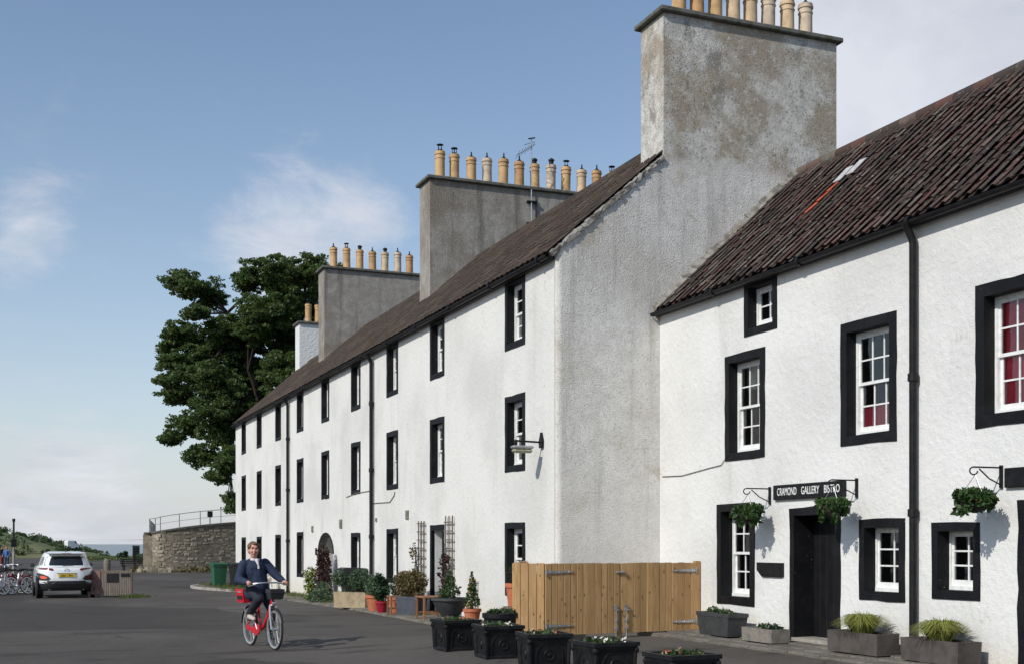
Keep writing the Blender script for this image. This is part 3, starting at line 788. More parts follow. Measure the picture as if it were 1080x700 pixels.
    path = [(yc+hw, -.3)] + arcp + [(yc-hw, -.3)]
    mb = MB(); vs_ = []
    for a, b in path: vs_.append((TX-.006, a, b))
    for a, b in path: vs_.append((TX+1.05, a, b))
    m_ = len(path); mb.add(vs_, [(k, k+1, m_+k+1, m_+k) for k in range(m_-1)])
    ad = mb.build('arched_doorway', M['white_terrace'], ter)
    mb = MB()   # wall infill round the arch inside the square hole, with dark painted arch band
    H = 1.96
    for k in range(n):
        (a0, b0), (a1, b1) = arcp[k], arcp[k+1]
        mb.add([(TX-.004,a0,b0),(TX-.004,a1,b1),(TX-.004,a1,H+.02),(TX-.004,a0,H+.02)], [(0,1,2,3)])
    mb.add([(TX-.004,35.9,-.3),(TX-.004,yc-hw,-.3),(TX-.004,yc-hw,H+.02),(TX-.004,35.9,H+.02)], [(0,1,2,3)])
    mb.add([(TX-.004,yc+hw,-.3),(TX-.004,37.96,-.3),(TX-.004,37.96,H+.02),(TX-.004,yc+hw,H+.02)], [(0,1,2,3)])
    mb.build('spandrel', M['white_terrace'], ad)
    mb = MB(); q = [(yc+(hw+.10)*math.cos(a), sp+(.56+.08)*math.sin(a)) for a in [PI*k/n for k in range(n+1)]]
    for k in range(n):
        (a0,b0),(a1,b1),(c0,d0),(c1,d1) = arcp[k], arcp[k+1], q[k], q[k+1]
        mb.add([(TX-.014,a0,b0),(TX-.014,a1,b1),(TX-.014,c1,d1),(TX-.014,c0,d0),(TX-.003,c1,d1),(TX-.003,c0,d0),(TX+.2,a0,b0),(TX+.2,a1,b1)], [(0,1,2,3),(3,2,4,5),(0,1,7,6)])
    mb.build('arch_band', M['black'], ad)
    MB().box((TX+1.02, yc-hw-.05, -.3), (TX+1.06, yc+hw+.05, 1.96)).build('door', M['black_door'], ad)
    MB().box((TX+.02, yc-hw, -.3), (TX+1.0, yc+hw, .02)).build('step', M['kerb'], ad)
    # vents and meter boxes on the wall
    for y, z, s in ((28.4,2.35,.22),(34.9,2.23,.26),(38.6,2.12,.2),(31.2,2.28,.10)):
        mb = MB(); mb.cbox((TX-.03, y, z-s/2), (TX+.002, y+s, z+s/2), .006)
        for k in range(4): mb.box((TX-.038, y+.02, z-s*.4+k*s*.22), (TX-.029, y+s-.02, z-s*.4+k*s*.22+s*.1))
        mb.build('wall_vent', M['grey_trough'], ter)
    MB().cbox((TX-.04, 38.1, 1.30), (TX+.002, 38.22, 1.52), .006).build('letter_plate', M['iron'], ter)
    mb = MB(); mb.tube([(TX-.012,31.7,2.72),(TX-.012,30.0,2.70),(TX-.012,29.6,2.86),(TX-.012,29.55,2.95)], .012, 5)
    mb.tube([(TX-.012,31.9,3.06),(TX-.012,33.3,3.05),(TX-.012,34.4,2.98)], .012, 5); mb.build('wall_cable', M['grey_trough'], ter)
build_terrace()

def pot_mesh(i, kind):
    r = .13; h = .62; mb = MB()
    pr = [(.118,0),(.120,.05),(.117,.10),(.113,.44),(.124,.445),(.124,.465),(.113,.47),(.113,.525),(.130,.53),(.130,.56),(.118,.565),(.118,.60),(.088,.60),(.088,.40)]
    mb.lathe(pr, n=16); return mb.mesh('chimney_pot', M['pot'][kind], True)
def cowl_mesh(kind):
    mb = MB()
    if kind == 0: mb.lathe([(.055,.58),(.055,.68),(.075,.69),(.075,.72),(0,.76)], n=10)
    elif kind == 1:
        mb.lathe([(.06,.58),(.06,.64)], n=10)
        for k in range(4): mb.tube([(.05*math.cos(k*PI/2),.05*math.sin(k*PI/2),.62),(.05*math.cos(k*PI/2),.05*math.sin(k*PI/2),.74)],.008,4)
        mb.lathe([(.085,.735),(.08,.745),(0,.77)], n=10)
    else: mb.lathe([(.07,.59),(.06,.63),(.02,.66),(.015,.74)], n=8)
    return mb.mesh('cowl', M['iron'], True)
POTS = [pot_mesh(0, k) for k in range(4)]; COWLS = [cowl_mesh(k) for k in range(3)]
def stack(x0, x1, y0, y1, z0, z1, mt, mpots, name='chimney_stack', over=.10):
    "chimney: stack part with cope and pots"
    base = Vector(ter['_base']); rg = random.Random(int(y0*10))
    mb = MB(); n = 14
    xs = [x0+(x1-x0)*i/n for i in range(n+1)]
    for a, b in zip(xs, xs[1:]):
        mb.add([(a,y0,z0),(b,y0,z0),(b,y0,z1),(a,y0,z1)], [(0,1,2,3)]); mb.add([(a,y1,z0),(b,y1,z0),(b,y1,z1),(a,y1,z1)], [(3,2,1,0)])
    mb.add([(x0,y0,z0),(x0,y1,z0),(x0,y1,z1),(x0,y0,z1)], [(3,2,1,0)]); mb.add([(x1,y0,z0),(x1,y1,z0),(x1,y1,z1),(x1,y0,z1)], [(0,1,2,3)])
    mb.add([(x0,y0,z1),(x1,y0,z1),(x1,y1,z1),(x0,y1,z1)], [(0,1,2,3)])
    st = mb.build(name, mt, ter)
    mb = MB(); mb.cbox((x0-over,y0-over,z1-.01),(x1+over,y1+over,z1+.085),.02)
    mb.cbox((x0+.04,y0+.10,z1+.08),(x1-.04,y1-.10,z1+.13),.03)
    mb.build('cope', M['cope'], st)
    for q, x in enumerate(mpots):
        k = rg.choice([0,0,1,2,0,3]); o = bpy.data.objects.new('chimney_pot', POTS[k]); C.objects.link(o); o.parent = st
        s = rg.uniform(.94, 1.06); o.scale = (1.16, 1.16, s*1.26); o.rotation_euler = (rg.uniform(-.02,.02), rg.uniform(-.02,.02), rg.uniform(0,6))
        o.location = Vector((x, (y0+y1)/2 + rg.uniform(-.02,.02), z1+.11)) - base
        c = bpy.data.objects.new('cowl', COWLS[rg.choice([0,1,2,2])]); C.objects.link(c); c.parent = st
        c.location = o.location; c.scale = o.scale; c.rotation_euler = o.rotation_euler
    return st
def onY(px, Y):
    u = (px-540)/1300; s, c = math.sin(YAW), math.cos(YAW); return Y*(s+u*c)/(c-u*s)
s1 = stack(10.93, 14.72, TY0, TY0+.87, 8.66, 11.30, M['gable'], [onY(p, TY0+.43) for p in (715.6,735,754.5,773.5,792,810.5,831,849.7)])
s2 = stack(10.38, 15.9, 31.6, 32.5, 8.2, 11.47, M['stack_brown'], [onY(p, 32.05) for p in (463.8,479.4,497,514,530.6,547.7,564.4,580.7,596.6,613,628.5,645)])
s3 = stack(10.38, 15.4, 43.8, 44.7, 8.2, 11.58, M['stack_brown'], [onY(p, 44.25) for p in (352,365.7,379.4,393,405.8,419.5,432)] + [14.3])
s4 = stack(11.35, 14.3, 52.45, 53.3, 9.0, 11.10, M['white_chimney'], [onY(p, 52.9) for p in (325,335)] + [12.9,13.5])
# lead flashing lines where stacks meet the roof, and a television aerial
ae = empty('television_aerial', (12.1, 31.5, 10.2), 'thin television aerial on a mast strapped to the middle chimney', 'aerial', world=True)
def aerial():
    x = onY(560.5, 31.52)
    p = MB(); p.tube([(x,31.52,10.35),(x,31.52,12.85)],.018,6); p.build('mast', M['steel'], ae)
    p = MB(); p.tube([(x-.45,31.5,12.35),(x+.1,31.5,12.72)],.012,5); p.tube([(x-.3,31.3,12.6),(x+.15,31.7,12.85)],.010,5)
    for k in range(6):
        xx = x-.42+k*.09; zz = 12.37+k*.06; p.tube([(xx-.02,31.28,zz+.05),(xx+.02,31.72,zz-.05)],.007,4)
    p.build('antenna', M['steel'], ae)
    p = MB(); p.tube([(x-.10,31.5,12.85),(x+.10,31.5,12.9)],.02,5); p.build('junction', M['iron'], ae)
    p = MB()
    for z in (10.5, 11.1): p.box((x-.12,31.50,z),(x+.18,31.6,z+.05))
    p.tube([(x+.16,31.56,11.2),(x+.16,31.56,10.5)],.02,5); p.build('bracket', M['iron'], ae)
aerial()

# ------------------------------------------------------------------ the bistro house
BX, BY0, BY1 = 10.85, 5.2, TY0-.004
BEZ = 5.92; BTAN = .915; BRX = 13.86; BRZ = BEZ + (BRX-BX)*BTAN
bis = empty('bistro_house', (BX, BY0, 0), 'white two-storey house with brown pantile roof and black door, right of the gable', 'building', world=True)
def build_bistro():
    rg = random.Random(11)
    wins = [  # y0,y1,z0,z1,mg,depth,cols,rows,double,blind
        (16.00,16.92,4.95,5.82,.12,.20,2,2,False,None),
        (16.33,17.49,3.00,4.72,.13,.20,3,2,True,('c',0,1,.72,1)),
        (13.24,14.43,3.02,4.74,.14,.20,3,2,True,('red',.30,1.06,.0,.27)),
        (10.55,11.79,3.05,4.77,.15,.20,3,2,True,('red',-.04,1.06,.0,1)),
        (16.62,17.74,.66,2.31,.13,.26,3,2,True,None),
        (13.07,14.02,.88,1.99,.12,.225,2,3,False,None),
        (11.72,12.56,.96,1.92,.11,.225,2,3,False,None),
        (7.4,8.6,3.05,4.77,.15,.20,3,2,True,('c',0,1,.5,1)),
        (6.9,8.0,.9,2.0,.13,.27,2,3,False,None)]
    doors = [(14.44,15.67,.24,2.19), (9.85,11.11,.22,2.17)]
    holes = [(a+.03,b-.03,c+.03,d-.03) for a,b,c,d,*_ in wins] + [(a+.03,b-.03,-.4,d-.03) for a,b,c,d in doors]
    mb = MB(); wall_front(mb, BX, BY0, BY1, -.6, BEZ+.03, holes); mb.build('front_wall', M['white_harl'], bis)
    mb = MB(); bx2 = 2*BRX-BX; poly = [(BX,-.6),(BX,BEZ),(BRX,BRZ-.05),(bx2,BEZ),(bx2,-.6)]
    mb.add([(a,BY0,b) for a,b in poly], [(0,1,2,3,4)]); mb.add([(bx2,BY0,-.6),(bx2,BY1,-.6),(bx2,BY1,BEZ),(bx2,BY0,BEZ)], [(0,1,2,3)])
    mb.build('rear_wall', M['white_harl'], bis)
    for (a,b,c,d,mg,dp,cols,rows,dbl,bl) in wins: sash_window(bis, BX, a,b,c,d,mg,dp,cols,rows,dbl,True,bl,rg)
    for q,(a,b,c,d) in enumerate(doors):
        w = surround(BX, a, b, c-.25, d, .12, .42, rg, bottom=False, wob=.016).build('doorway', M['black'], bis)
        x = BX+.34; dr = MB()
        n = 6; ya, yb = a+.12, b-.12
        for k in range(n): dr.cbox((x,ya+(yb-ya)*k/n+.003,c+.02),(x+.04,ya+(yb-ya)*(k+1)/n-.003,d-.13),.006)
        do = dr.build('door', M['black_door'], w)
        MB().cbox((x-.03,a+.16,c+.95),(x,a+.24,c+1.12),.008).build('door_handle', M['iron'], w)
        MB().box((BX-.05,a+.10,c-.3),(BX+.42,b-.10,c+.012)).build('threshold', M['kerb'], w)
    # roof deck + tiles
    e = .10; th = .08; zx = lambda x: BEZ+(x-BX)*BTAN; A = (BX-e, zx(BX-e)); B = (BRX, BRZ); D_ = (2*BRX-BX+e, zx(BX-e))
    poly = [A,B,D_,(D_[0],D_[1]-th),(B[0],B[1]-th*1.4),(A[0],A[1]-th)]; y0,y1 = BY0-.08, BY1-.002
    mb = MB(); mb.add([(p[0],y0,p[1]) for p in poly]+[(p[0],y1,p[1]) for p in poly],
           [(0,1,7,6),(1,2,8,7),(2,3,9,8),(3,4,10,9),(4,5,11,10),(5,0,6,11),(5,4,1,0),(4,3,2,1),(6,7,10,11),(7,8,9,10)])
    roof = mb.build('roof', M['pantile'], bis)
    tv, tf = pantile_unit(.22); sl = math.atan(BTAN); ca, sa = math.cos(sl), math.sin(sl); L_ = (BRX-BX+e)/ca
    unit = MB().add(tv, tf).mesh('tile', M['pantile'], True); unit_o = MB().add(tv, tf).mesh('tile_new', M['orange_tile'], True)
    rows = int((L_-.1)/.285); cols_ = int((y1-y0)/.22); cand = []
    for j in range(rows+1):
        if j*.285+.30 > L_: continue
        for i in range(cols_):
            cand.append((j, i, y0+i*.22+.01))
    base = Vector(bis['_base'])
    # the ones that show largest: nearest in the frame
    inview = sorted([c for c in cand if 10.9 < c[2] < 19.6], key=lambda c: abs(c[2]-11.0))
    pick = set((c[0], c[1]) for c in inview[:292]); rest = MB()
    rot = Matrix(((ca,0,-sa),(0,1,0),(sa,0,ca)))
    for (j,i,y) in cand:
        u = j*.285-.04+rg.uniform(-.025,.025); nn = .022+rg.uniform(0,.014)
        loc = Vector((A[0]+u*ca-nn*sa, y+rg.uniform(-.012,.012), A[1]+u*sa+nn*ca)); tilt = rg.uniform(-.025,.035); yawt = rg.uniform(-.045,.045)
        orange = (abs(y-16.74) < .11 and 6 <= j <= 8) 
        if (j,i) in pick or orange:
            o = bpy.data.objects.new('tile', unit_o if orange else unit); C.objects.link(o); o.parent = roof
            o.location = loc-base; o.rotation_euler = (rg.uniform(-.05,.05), -sl-.02+tilt, yawt)
        else:
            mm = Matrix.Translation(loc) @ Matrix.Rotation(yawt,4,'Z') @ Matrix.Rotation(-sl-.02+tilt,4,'Y') @ Matrix.Rotation(rg.uniform(-.05,.05),4,'X')
            rest.add([mm @ Vector(p) for p in tv], tf)
    tag(rest.build('tiles', M['pantile'], roof, True), kind='stuff')
    # two pale replacement slates
    for (y,u) in ((16.72,2.52),(16.48,2.62)):
        mb = MB(); mb.cbox((0,0,0),(.40,.17,.02),.004)
        o = mb.build('slate_patch', M['pale_slate'], None); o.parent = roof
        o.location = Vector((A[0]+u*ca-.085*sa, y, A[1]+u*sa+.085*ca))-base; o.rotation_euler = (0,-sl-.02,.05)
    mb = MB(); y = y0
    while y < y1-.4: mb.tube([(BRX,y,BRZ-.01),(BRX,y+.45,BRZ)],[.13,.12],9); y += .43
    mb.build('ridge', M['pantile'], roof, True)
    # mortar fillet against the gable
    mb = MB(); n = 30
    for k in range(n):
        u0,u1 = L_*k/n, L_*(k+1)/n; q = []
        for u in (u0,u1):
            px_, pz = A[0]+u*ca, A[1]+u*sa; hh = rg.uniform(.07,.13)
            q += [(px_-.03*sa,y1-.10-rg.uniform(0,.03),pz+.06), (px_-hh*sa,y1-.001,pz+hh*ca+.06), (px_,y1-.001,pz-.02)]
        mb.add(q, [(0,1,4,3),(1,2,5,4),(2,0,3,5),(0,2,1),(3,4,5)])
    mb.build('verge_mortar', M['mortar'], roof)
    MB().box((BX-.085,BY0,BEZ-.17),(BX-.012,BY1-.01,BEZ-.09)).build('wallhead_board', M['iron'], bis)
    gutter(bis, BX-.16, BY0, BY1-.03, BEZ-.125, .06)
    drainpipe(bis, BX, 12.83, .2, BEZ-.15, .05)
    # crack-like cable from the gable to the window
    mb = MB(); mb.tube([(BX-.014,19.6,2.86),(BX-.014,18.9,2.84),(BX-.014,18.0,2.92),(BX-.014,17.6,2.95),(BX-.016,17.45,3.06),(BX-.02,17.38,3.09)],.006,5); mb.build('wall_cable', M['iron'], bis)
    # small wall plaque
    mb = MB(); ya, yb, za, zb = 15.82,16.52,1.14,1.36
    mb.prism([(ya,za+.01),(ya+.08,za),(yb-.14,za),(yb,za+.10),(yb,zb),(ya,zb)], lambda a,b:(BX-.035,a,b), lambda a,b:(BX+.004,a,b))
    mb.build('blank_plaque', M['iron'], bis)
build_bistro()

# ------------------------------------------------------------------ paving along the buildings
def paving():
    rg = random.Random(21)
    def zb(x, y): return lerp(x, [(9.9,.17),(10.85,.22)])
    mb = MB(); x0, x1 = 9.86, BX-.0; ys = [5.2+i*.5 for i in range(28)]
    v = []; 
    for y in ys: v += [(x0, y, -.2), (x0, y, zb(x0,y)-.03), (x1, y, zb(x1,y)-.03)]
    f = []
    for j in range(len(ys)-1): f += [(j*3, j*3+1, j*3+4, j*3+3), (j*3+1, j*3+2, j*3+5, j*3+4)]
    n = len(ys)-1; f += [(n*3, n*3+1, n*3+2), (0,2,1)]
    # close far end
    v += [(x1, ys[-1], -.2), (x1, ys[0], -.2)]; f += [(n*3, n*3+2, len(v)-2)]
    pav = tag(mb.add(v, f).build('pavement', M['verge']), kind='structure')
    rows = [(9.87,10.16),(10.17,10.50),(10.51,10.84)]
    for a, b in rows:
        y = 5.3 + rg.uniform(0,.3)
        while y < 18.5:
            l = rg.uniform(.32,.62); dz = rg.uniform(-.008,.012)
            mb = MB(); mb.cbox((a+.006,y,-.04),(b-.006,y+l-.02,.012),.012)
            z0 = zb((a+b)/2, y)
            o = mb.build('paving_stone', M['paving'], pav); o.location = (0,0,z0-.022+dz); o.rotation_euler = (0,0,0)
            y += l
    # terrace strip: worn gravelly setts
    mb = MB(); ys = [19.0+i*.8 for i in range(44)]; v = []; f = []
    for y in ys:
        xo = lerp(y, [(19,7.55),(24,7.75),(30,7.9),(36,7.75),(42,7.7),(48,7.5),(53.4,7.2)]) + rg.uniform(-.05,.05)
        v += [(xo, y, G(xo,y)-.03), (xo+.03, y, G(xo,y)+.045), (8.2, y, G(8.2,y)+.06), (8.802, y, G(8.8,y)+.075)]
    for j in range(len(ys)-1):
        for k in range(3): f.append((j*4+k, j*4+k+1, (j+1)*4+k+1, (j+1)*4+k))
    f += [(0,1,2,3)]
    tag(mb.add(v, f).build('verge_strip', M['verge'], smooth=False), kind='structure')
    # rounded kerbed bed at the far end with pale edging
    mb = MB(); pts = [Vector((8.75,44.5)),Vector((8.1,45.6)),Vector((7.5,47.2)),Vector((7.0,49.2)),Vector((6.75,51.2)),Vector((6.9,53)),Vector((7.4,54.6)),Vector((8.6,55.6))]
    dense = []
    for a, b in zip(pts, pts[1:]):
        for k in range(4): dense.append(a.lerp(b, k/4))
    dense.append(pts[-1])
    kb = []
    for i, p in enumerate(dense):
        t = (dense[min(i+1,len(dense)-1)]-dense[max(i-1,0)]).normalized(); nrm = Vector((-t.y, t.x)); kb.append((p, nrm))
    v = []; f = []
    for p, nr in kb:
        z = G(p.x,p.y)
        for o_, h in ((-.09,-.1),(-.08,.09),(.05,.10),(.07,-.1)): v.append((p.x+nr.x*o_, p.y+nr.y*o_, z+h))
    for i in range(len(kb)-1):
        for k in range(3): f.append((i*4+k, i*4+k+1, (i+1)*4+k+1, (i+1)*4+k))
    tag(mb.add(v, f).build('kerb', M['kerb']), kind='structure')
    mb = MB(); poly = [(p.x, p.y) for p in dense] + [(9.2,55.6),(9.2,44.5)]
    mb.add([(a, b, G(a,b)+.085) for a, b in poly], [tuple(range(len(poly)-1,-1,-1))]); tag(mb.build('planting_bed', M['verge']), kind='structure')
    # weeds and grass along the terrace foot
    rng = np.random.default_rng(9); q = []
    def tuft(x, y, z, k, h, spread):
        b = np.stack([x+rng.normal(0,spread,k), y+rng.normal(0,spread,k), np.full(k, z)], 1)
        d = rng.normal(size=(k,3))*.35; d[:,2] = 1; d /= np.linalg.norm(d,axis=1)[:,None]; hh = (h*rng.uniform(.5,1.1,k))[:,None]
        s = np.cross(d, rng.normal(size=(k,3))); s /= np.linalg.norm(s,axis=1)[:,None]; s *= .008+h*.03
        tip = b+d*hh; mid = b+d*hh*.55
        return np.stack([b-s, b+s, tip+s*.15, tip-s*.15],1)
    for i in range(300):
        y = rng.uniform(33,45) if i < 240 else rng.uniform(20,33); x = 8.78-abs(rng.normal(0,.30)); q.append(tuft(x,y,G(x,y)+.03,16,rng.uniform(.05,.16),.09))
    for i in range(150):
        y = rng.uniform(45,55); x = rng.uniform(7.4,8.8); q.append(tuft(x,y,G(x,y)+.07,16,rng.uniform(.06,.18),.1))
    for i in range(40):
        x = 3.7+rng.normal(0,.25); y = 42.5+rng.normal(0,.3); q.append(tuft(x,y,G(x,y),14,.14,.08))
    tag(MB().quads(np.concatenate(q)).build('weeds', M['grass']), 'low weeds and grass along the foot of the terrace', 'weeds', kind='stuff')
paving()

# ------------------------------------------------------------------ retaining wall, railing, raised ground, tree
WP = [(10.9,104,2.1),(9.9,96,2.15),(9.1,90,2.25),(8.72,87,2.33),(8.95,85.6,2.42),(9.8,85.3,2.55),(11,85.35,2.72),(12.4,85.6,2.88),(13.9,85.9,3.02),(16,86.4,3.15),(20,87.2,3.3),(30,89,3.4)]
def catmull(P, sub):
    P = [Vector(p) for p in P]; out = []
    for i in range(len(P)-1):
        p0, p1, p2, p3 = P[max(i-1,0)], P[i], P[i+1], P[min(i+2,len(P)-1)]
        for k in range(sub):
            t = k/sub; out.append(.5*((2*p1)+(p2-p0)*t+(2*p0-5*p1+4*p2-p3)*t*t+(3*p1-p0-3*p2+p3)*t**3))
    out.append(P[-1]); return out
wc = catmull(WP, 6)
def retaining_wall():
    rg = random.Random(31)
    root = empty('retaining_wall', (11,86,-.3), 'curved rubble stone retaining wall beyond the far end of the terrace', 'wall', world=True)
    path = [(Vector((p.x,p.y)), p.z) for p in wc]
    s = [0]
    for (a,_),(b,_) in zip(path, path[1:]): s.append(s[-1]+(b-a).length)
    def at(d):
        for i in range(len(s)-1):
            if d <= s[i+1] or i == len(s)-2:
                t = (d-s[i])/(s[i+1]-s[i]); p = path[i][0].lerp(path[i+1][0], t); tg = (path[i+1][0]-path[i][0]).normalized()
                return p, path[i][1]+(path[i+1][1]-path[i][1])*t, tg, Vector((tg.y,-tg.x))
    n = 80; core = MB(); v = []; f = []
    for i in range(n+1):
        p, z, tg, nr = at(s[-1]*i/n)
        nr = -nr if (nr.dot(Vector((0,0))-p) < 0) else nr
        v += [(p.x,p.y,-.9),(p.x,p.y,z),(p.x-nr.x*.6,p.y-nr.y*.6,z),(p.x-nr.x*.6,p.y-nr.y*.6,-.9)]
    for i in range(n):
        for k in range(3): f.append((i*4+k,i*4+k+1,(i+1)*4+k+1,(i+1)*4+k))
    core.add(v, f).build('wall_core', M['lime_core'], root)
    # stones: real, uneven, but too small in the picture to be picked apart
    st = MB(); z = -.5; L = s[-1]
    while z < 3.5:
        h = rg.uniform(.13,.26); d = rg.uniform(0,.3)
        while d < L:
            w = rg.uniform(.22,.62); p, zt, tg, nr = at(min(L, d+w/2))
            nr = -nr if (nr.dot(Vector((0,0))-p) < 0) else nr
            if z+h < zt+.02 and not (s[-1]*.8 < d and rg.random() < .3):
                o = rg.uniform(.008,.045); t2 = Vector((tg.x,tg.y,0)); n3 = Vector((nr.x,nr.y,0)); c = Vector((p.x,p.y,z+h/2)); hw = w/2-.012; hh = h/2-.012
                cs = []; c.z += rg.uniform(-.07,.07); hh *= rg.uniform(.75,1.15); hw *= rg.uniform(.85,1.05)
                for a, b in ((-1,-1),(1,-1),(1,1),(-1,1)): cs.append(c+t2*(a*hw*rg.uniform(.68,1.05))+Vector((0,0,b*hh*rg.uniform(.6,1.1)))-n3*.02)
                m_ = sum(cs, Vector())/4; fr = [m_+(q-m_)*rg.uniform(.74,.88)+n3*o for q in cs]
                st.add(cs+fr, [(4,5,6,7),(0,1,5,4),(1,2,6,5),(2,3,7,6),(3,0,4,7)])
            d += w
        z += h
    tag(st.build('stones', M['rubble'], root), kind='stuff')
    cp = MB(); v = []; f = []
    for i in range(n+1):
        p, z, tg, nr = at(s[-1]*i/n); nr = -nr if (nr.dot(Vector((0,0))-p) < 0) else nr
        for o, h in ((.08,0),(.08,.11),(-.55,.13),(-.55,0)): v.append((p.x+nr.x*o,p.y+nr.y*o,z+h))
    for i in range(n):
        for k in range(4): f.append((i*4+k,i*4+(k+1)%4,(i+1)*4+(k+1)%4,(i+1)*4+k))
    cp.add(v, f).build('cope', M['cope'], root)
    # railing along the top
    ra = empty('railing', (11,86,2.5), 'thin grey metal railing on top of the curved stone wall', 'railing', world=True)
    top = MB(); mid = MB(); pt = []; pm = []
    ds = [L*q for q in np.linspace(.03,.97,40)]
    for d in ds:
        p, z, tg, nr = at(d); nr = -nr if (nr.dot(Vector((0,0))-p) < 0) else nr
        q = Vector((p.x-nr.x*.2, p.y-nr.y*.2, z+.12)); pt.append(q+Vector((0,0,.92))); pm.append(q+Vector((0,0,.12 if False else .46)))
    top.tube(pt,.022,6).build('top_rail', M['iron_rail'], ra); mid.tube(pm,.013,5).build('mid_rail', M['iron_rail'], ra)
    d = L*.03
    while d < L*.97:
        p, z, tg, nr = at(d); nr = -nr if (nr.dot(Vector((0,0))-p) < 0) else nr
        q = Vector((p.x-nr.x*.2, p.y-nr.y*.2, z+.1)); MB().tube([q,q+Vector((0,0,.94))],.028,6).build('post', M['iron_rail'], ra); d += 1.45
    q = pix(221.5, 541.5, 89.3); lb = empty('life_ring_box', (q.x,q.y,q.z), 'small dark box fixed to the railing above the stone wall', 'box', world=True)
    MB().cbox((q.x-.18,q.y-.12,q.z-.22),(q.x+.18,q.y+.12,q.z+.2),.03).build('casing', M['iron'], lb); MB().box((q.x-.03,q.y-.03,q.z-1.1),(q.x+.03,q.y+.03,q.z-.21)).build('post', M['iron'], lb)
    # ground behind the wall
    mb = MB(); inner = []
    for i in range(0, n+1, 2):
        p, z, tg, nr = at(s[-1]*i/n); nr = -nr if (nr.dot(Vector((0,0))-p) < 0) else nr
        inner.append((p.x-nr.x*.5, p.y-nr.y*.5, z-.06))
    k = len(inner); v = inner + [(60,104,3.5),(60,130,3.6),(9.8,130,2.0)]
    mb.add(v, [tuple(range(k+2,-1,-1))] ); tag(mb.build('raised_ground', M['hill']), kind='structure')
    # rocks and rough growth at the wall foot
    rng = np.random.default_rng(3)
    lab = ['pale angular rock at the corner foot of the curved stone wall']
    for i, (px, py, t, r) in enumerate([(155,602,83,.45),(163,601,83,.5),(171,600,83.5,.6),(178,601,83,.5),(187,600,84.5,.6),(195,601,84.5,.45),(204,600.5,85.5,.5),(213,600,86,.5),(167,597,84.5,.7),(181,597,85.5,.65),(148,601,83,.35)]):
        p = pix(px, py, t); mb = MB(); mb.ell((0,0,0),(r,r*.7,r*.62),9,6)
        mb.v = [tuple(np.array(q)*(1+rg.uniform(-.22,.18))) for q in mb.v]
        o = mb.build('rock', M['rubble'], loc=(p.x,p.y,G(p.x,p.y)+r*.25)); o.rotation_euler = (0,0,rg.uniform(0,6))
        tag(o, 'brown rock lying in the rubble along the foot of the curved stone wall', 'rock', 'rocks at the foot of the stone wall')
    q = []
    for i in range(90):
        px = rng.uniform(140,222); t = rng.uniform(82.5,86.5); p = pix(px,600,t)
        b = ball_pts(rng, 30, (p.x,p.y,G(p.x,p.y)+.12), (.4,.4,.28)); q.append(leaf_quads(b, rng.uniform(.06,.14,30), rng))
    tag(MB().quads(np.concatenate(q)).build('rough_growth', M['leaf_brownish']), 'dry weeds tangled among rocks below the stone wall', 'weeds', kind='stuff')
retaining_wall()

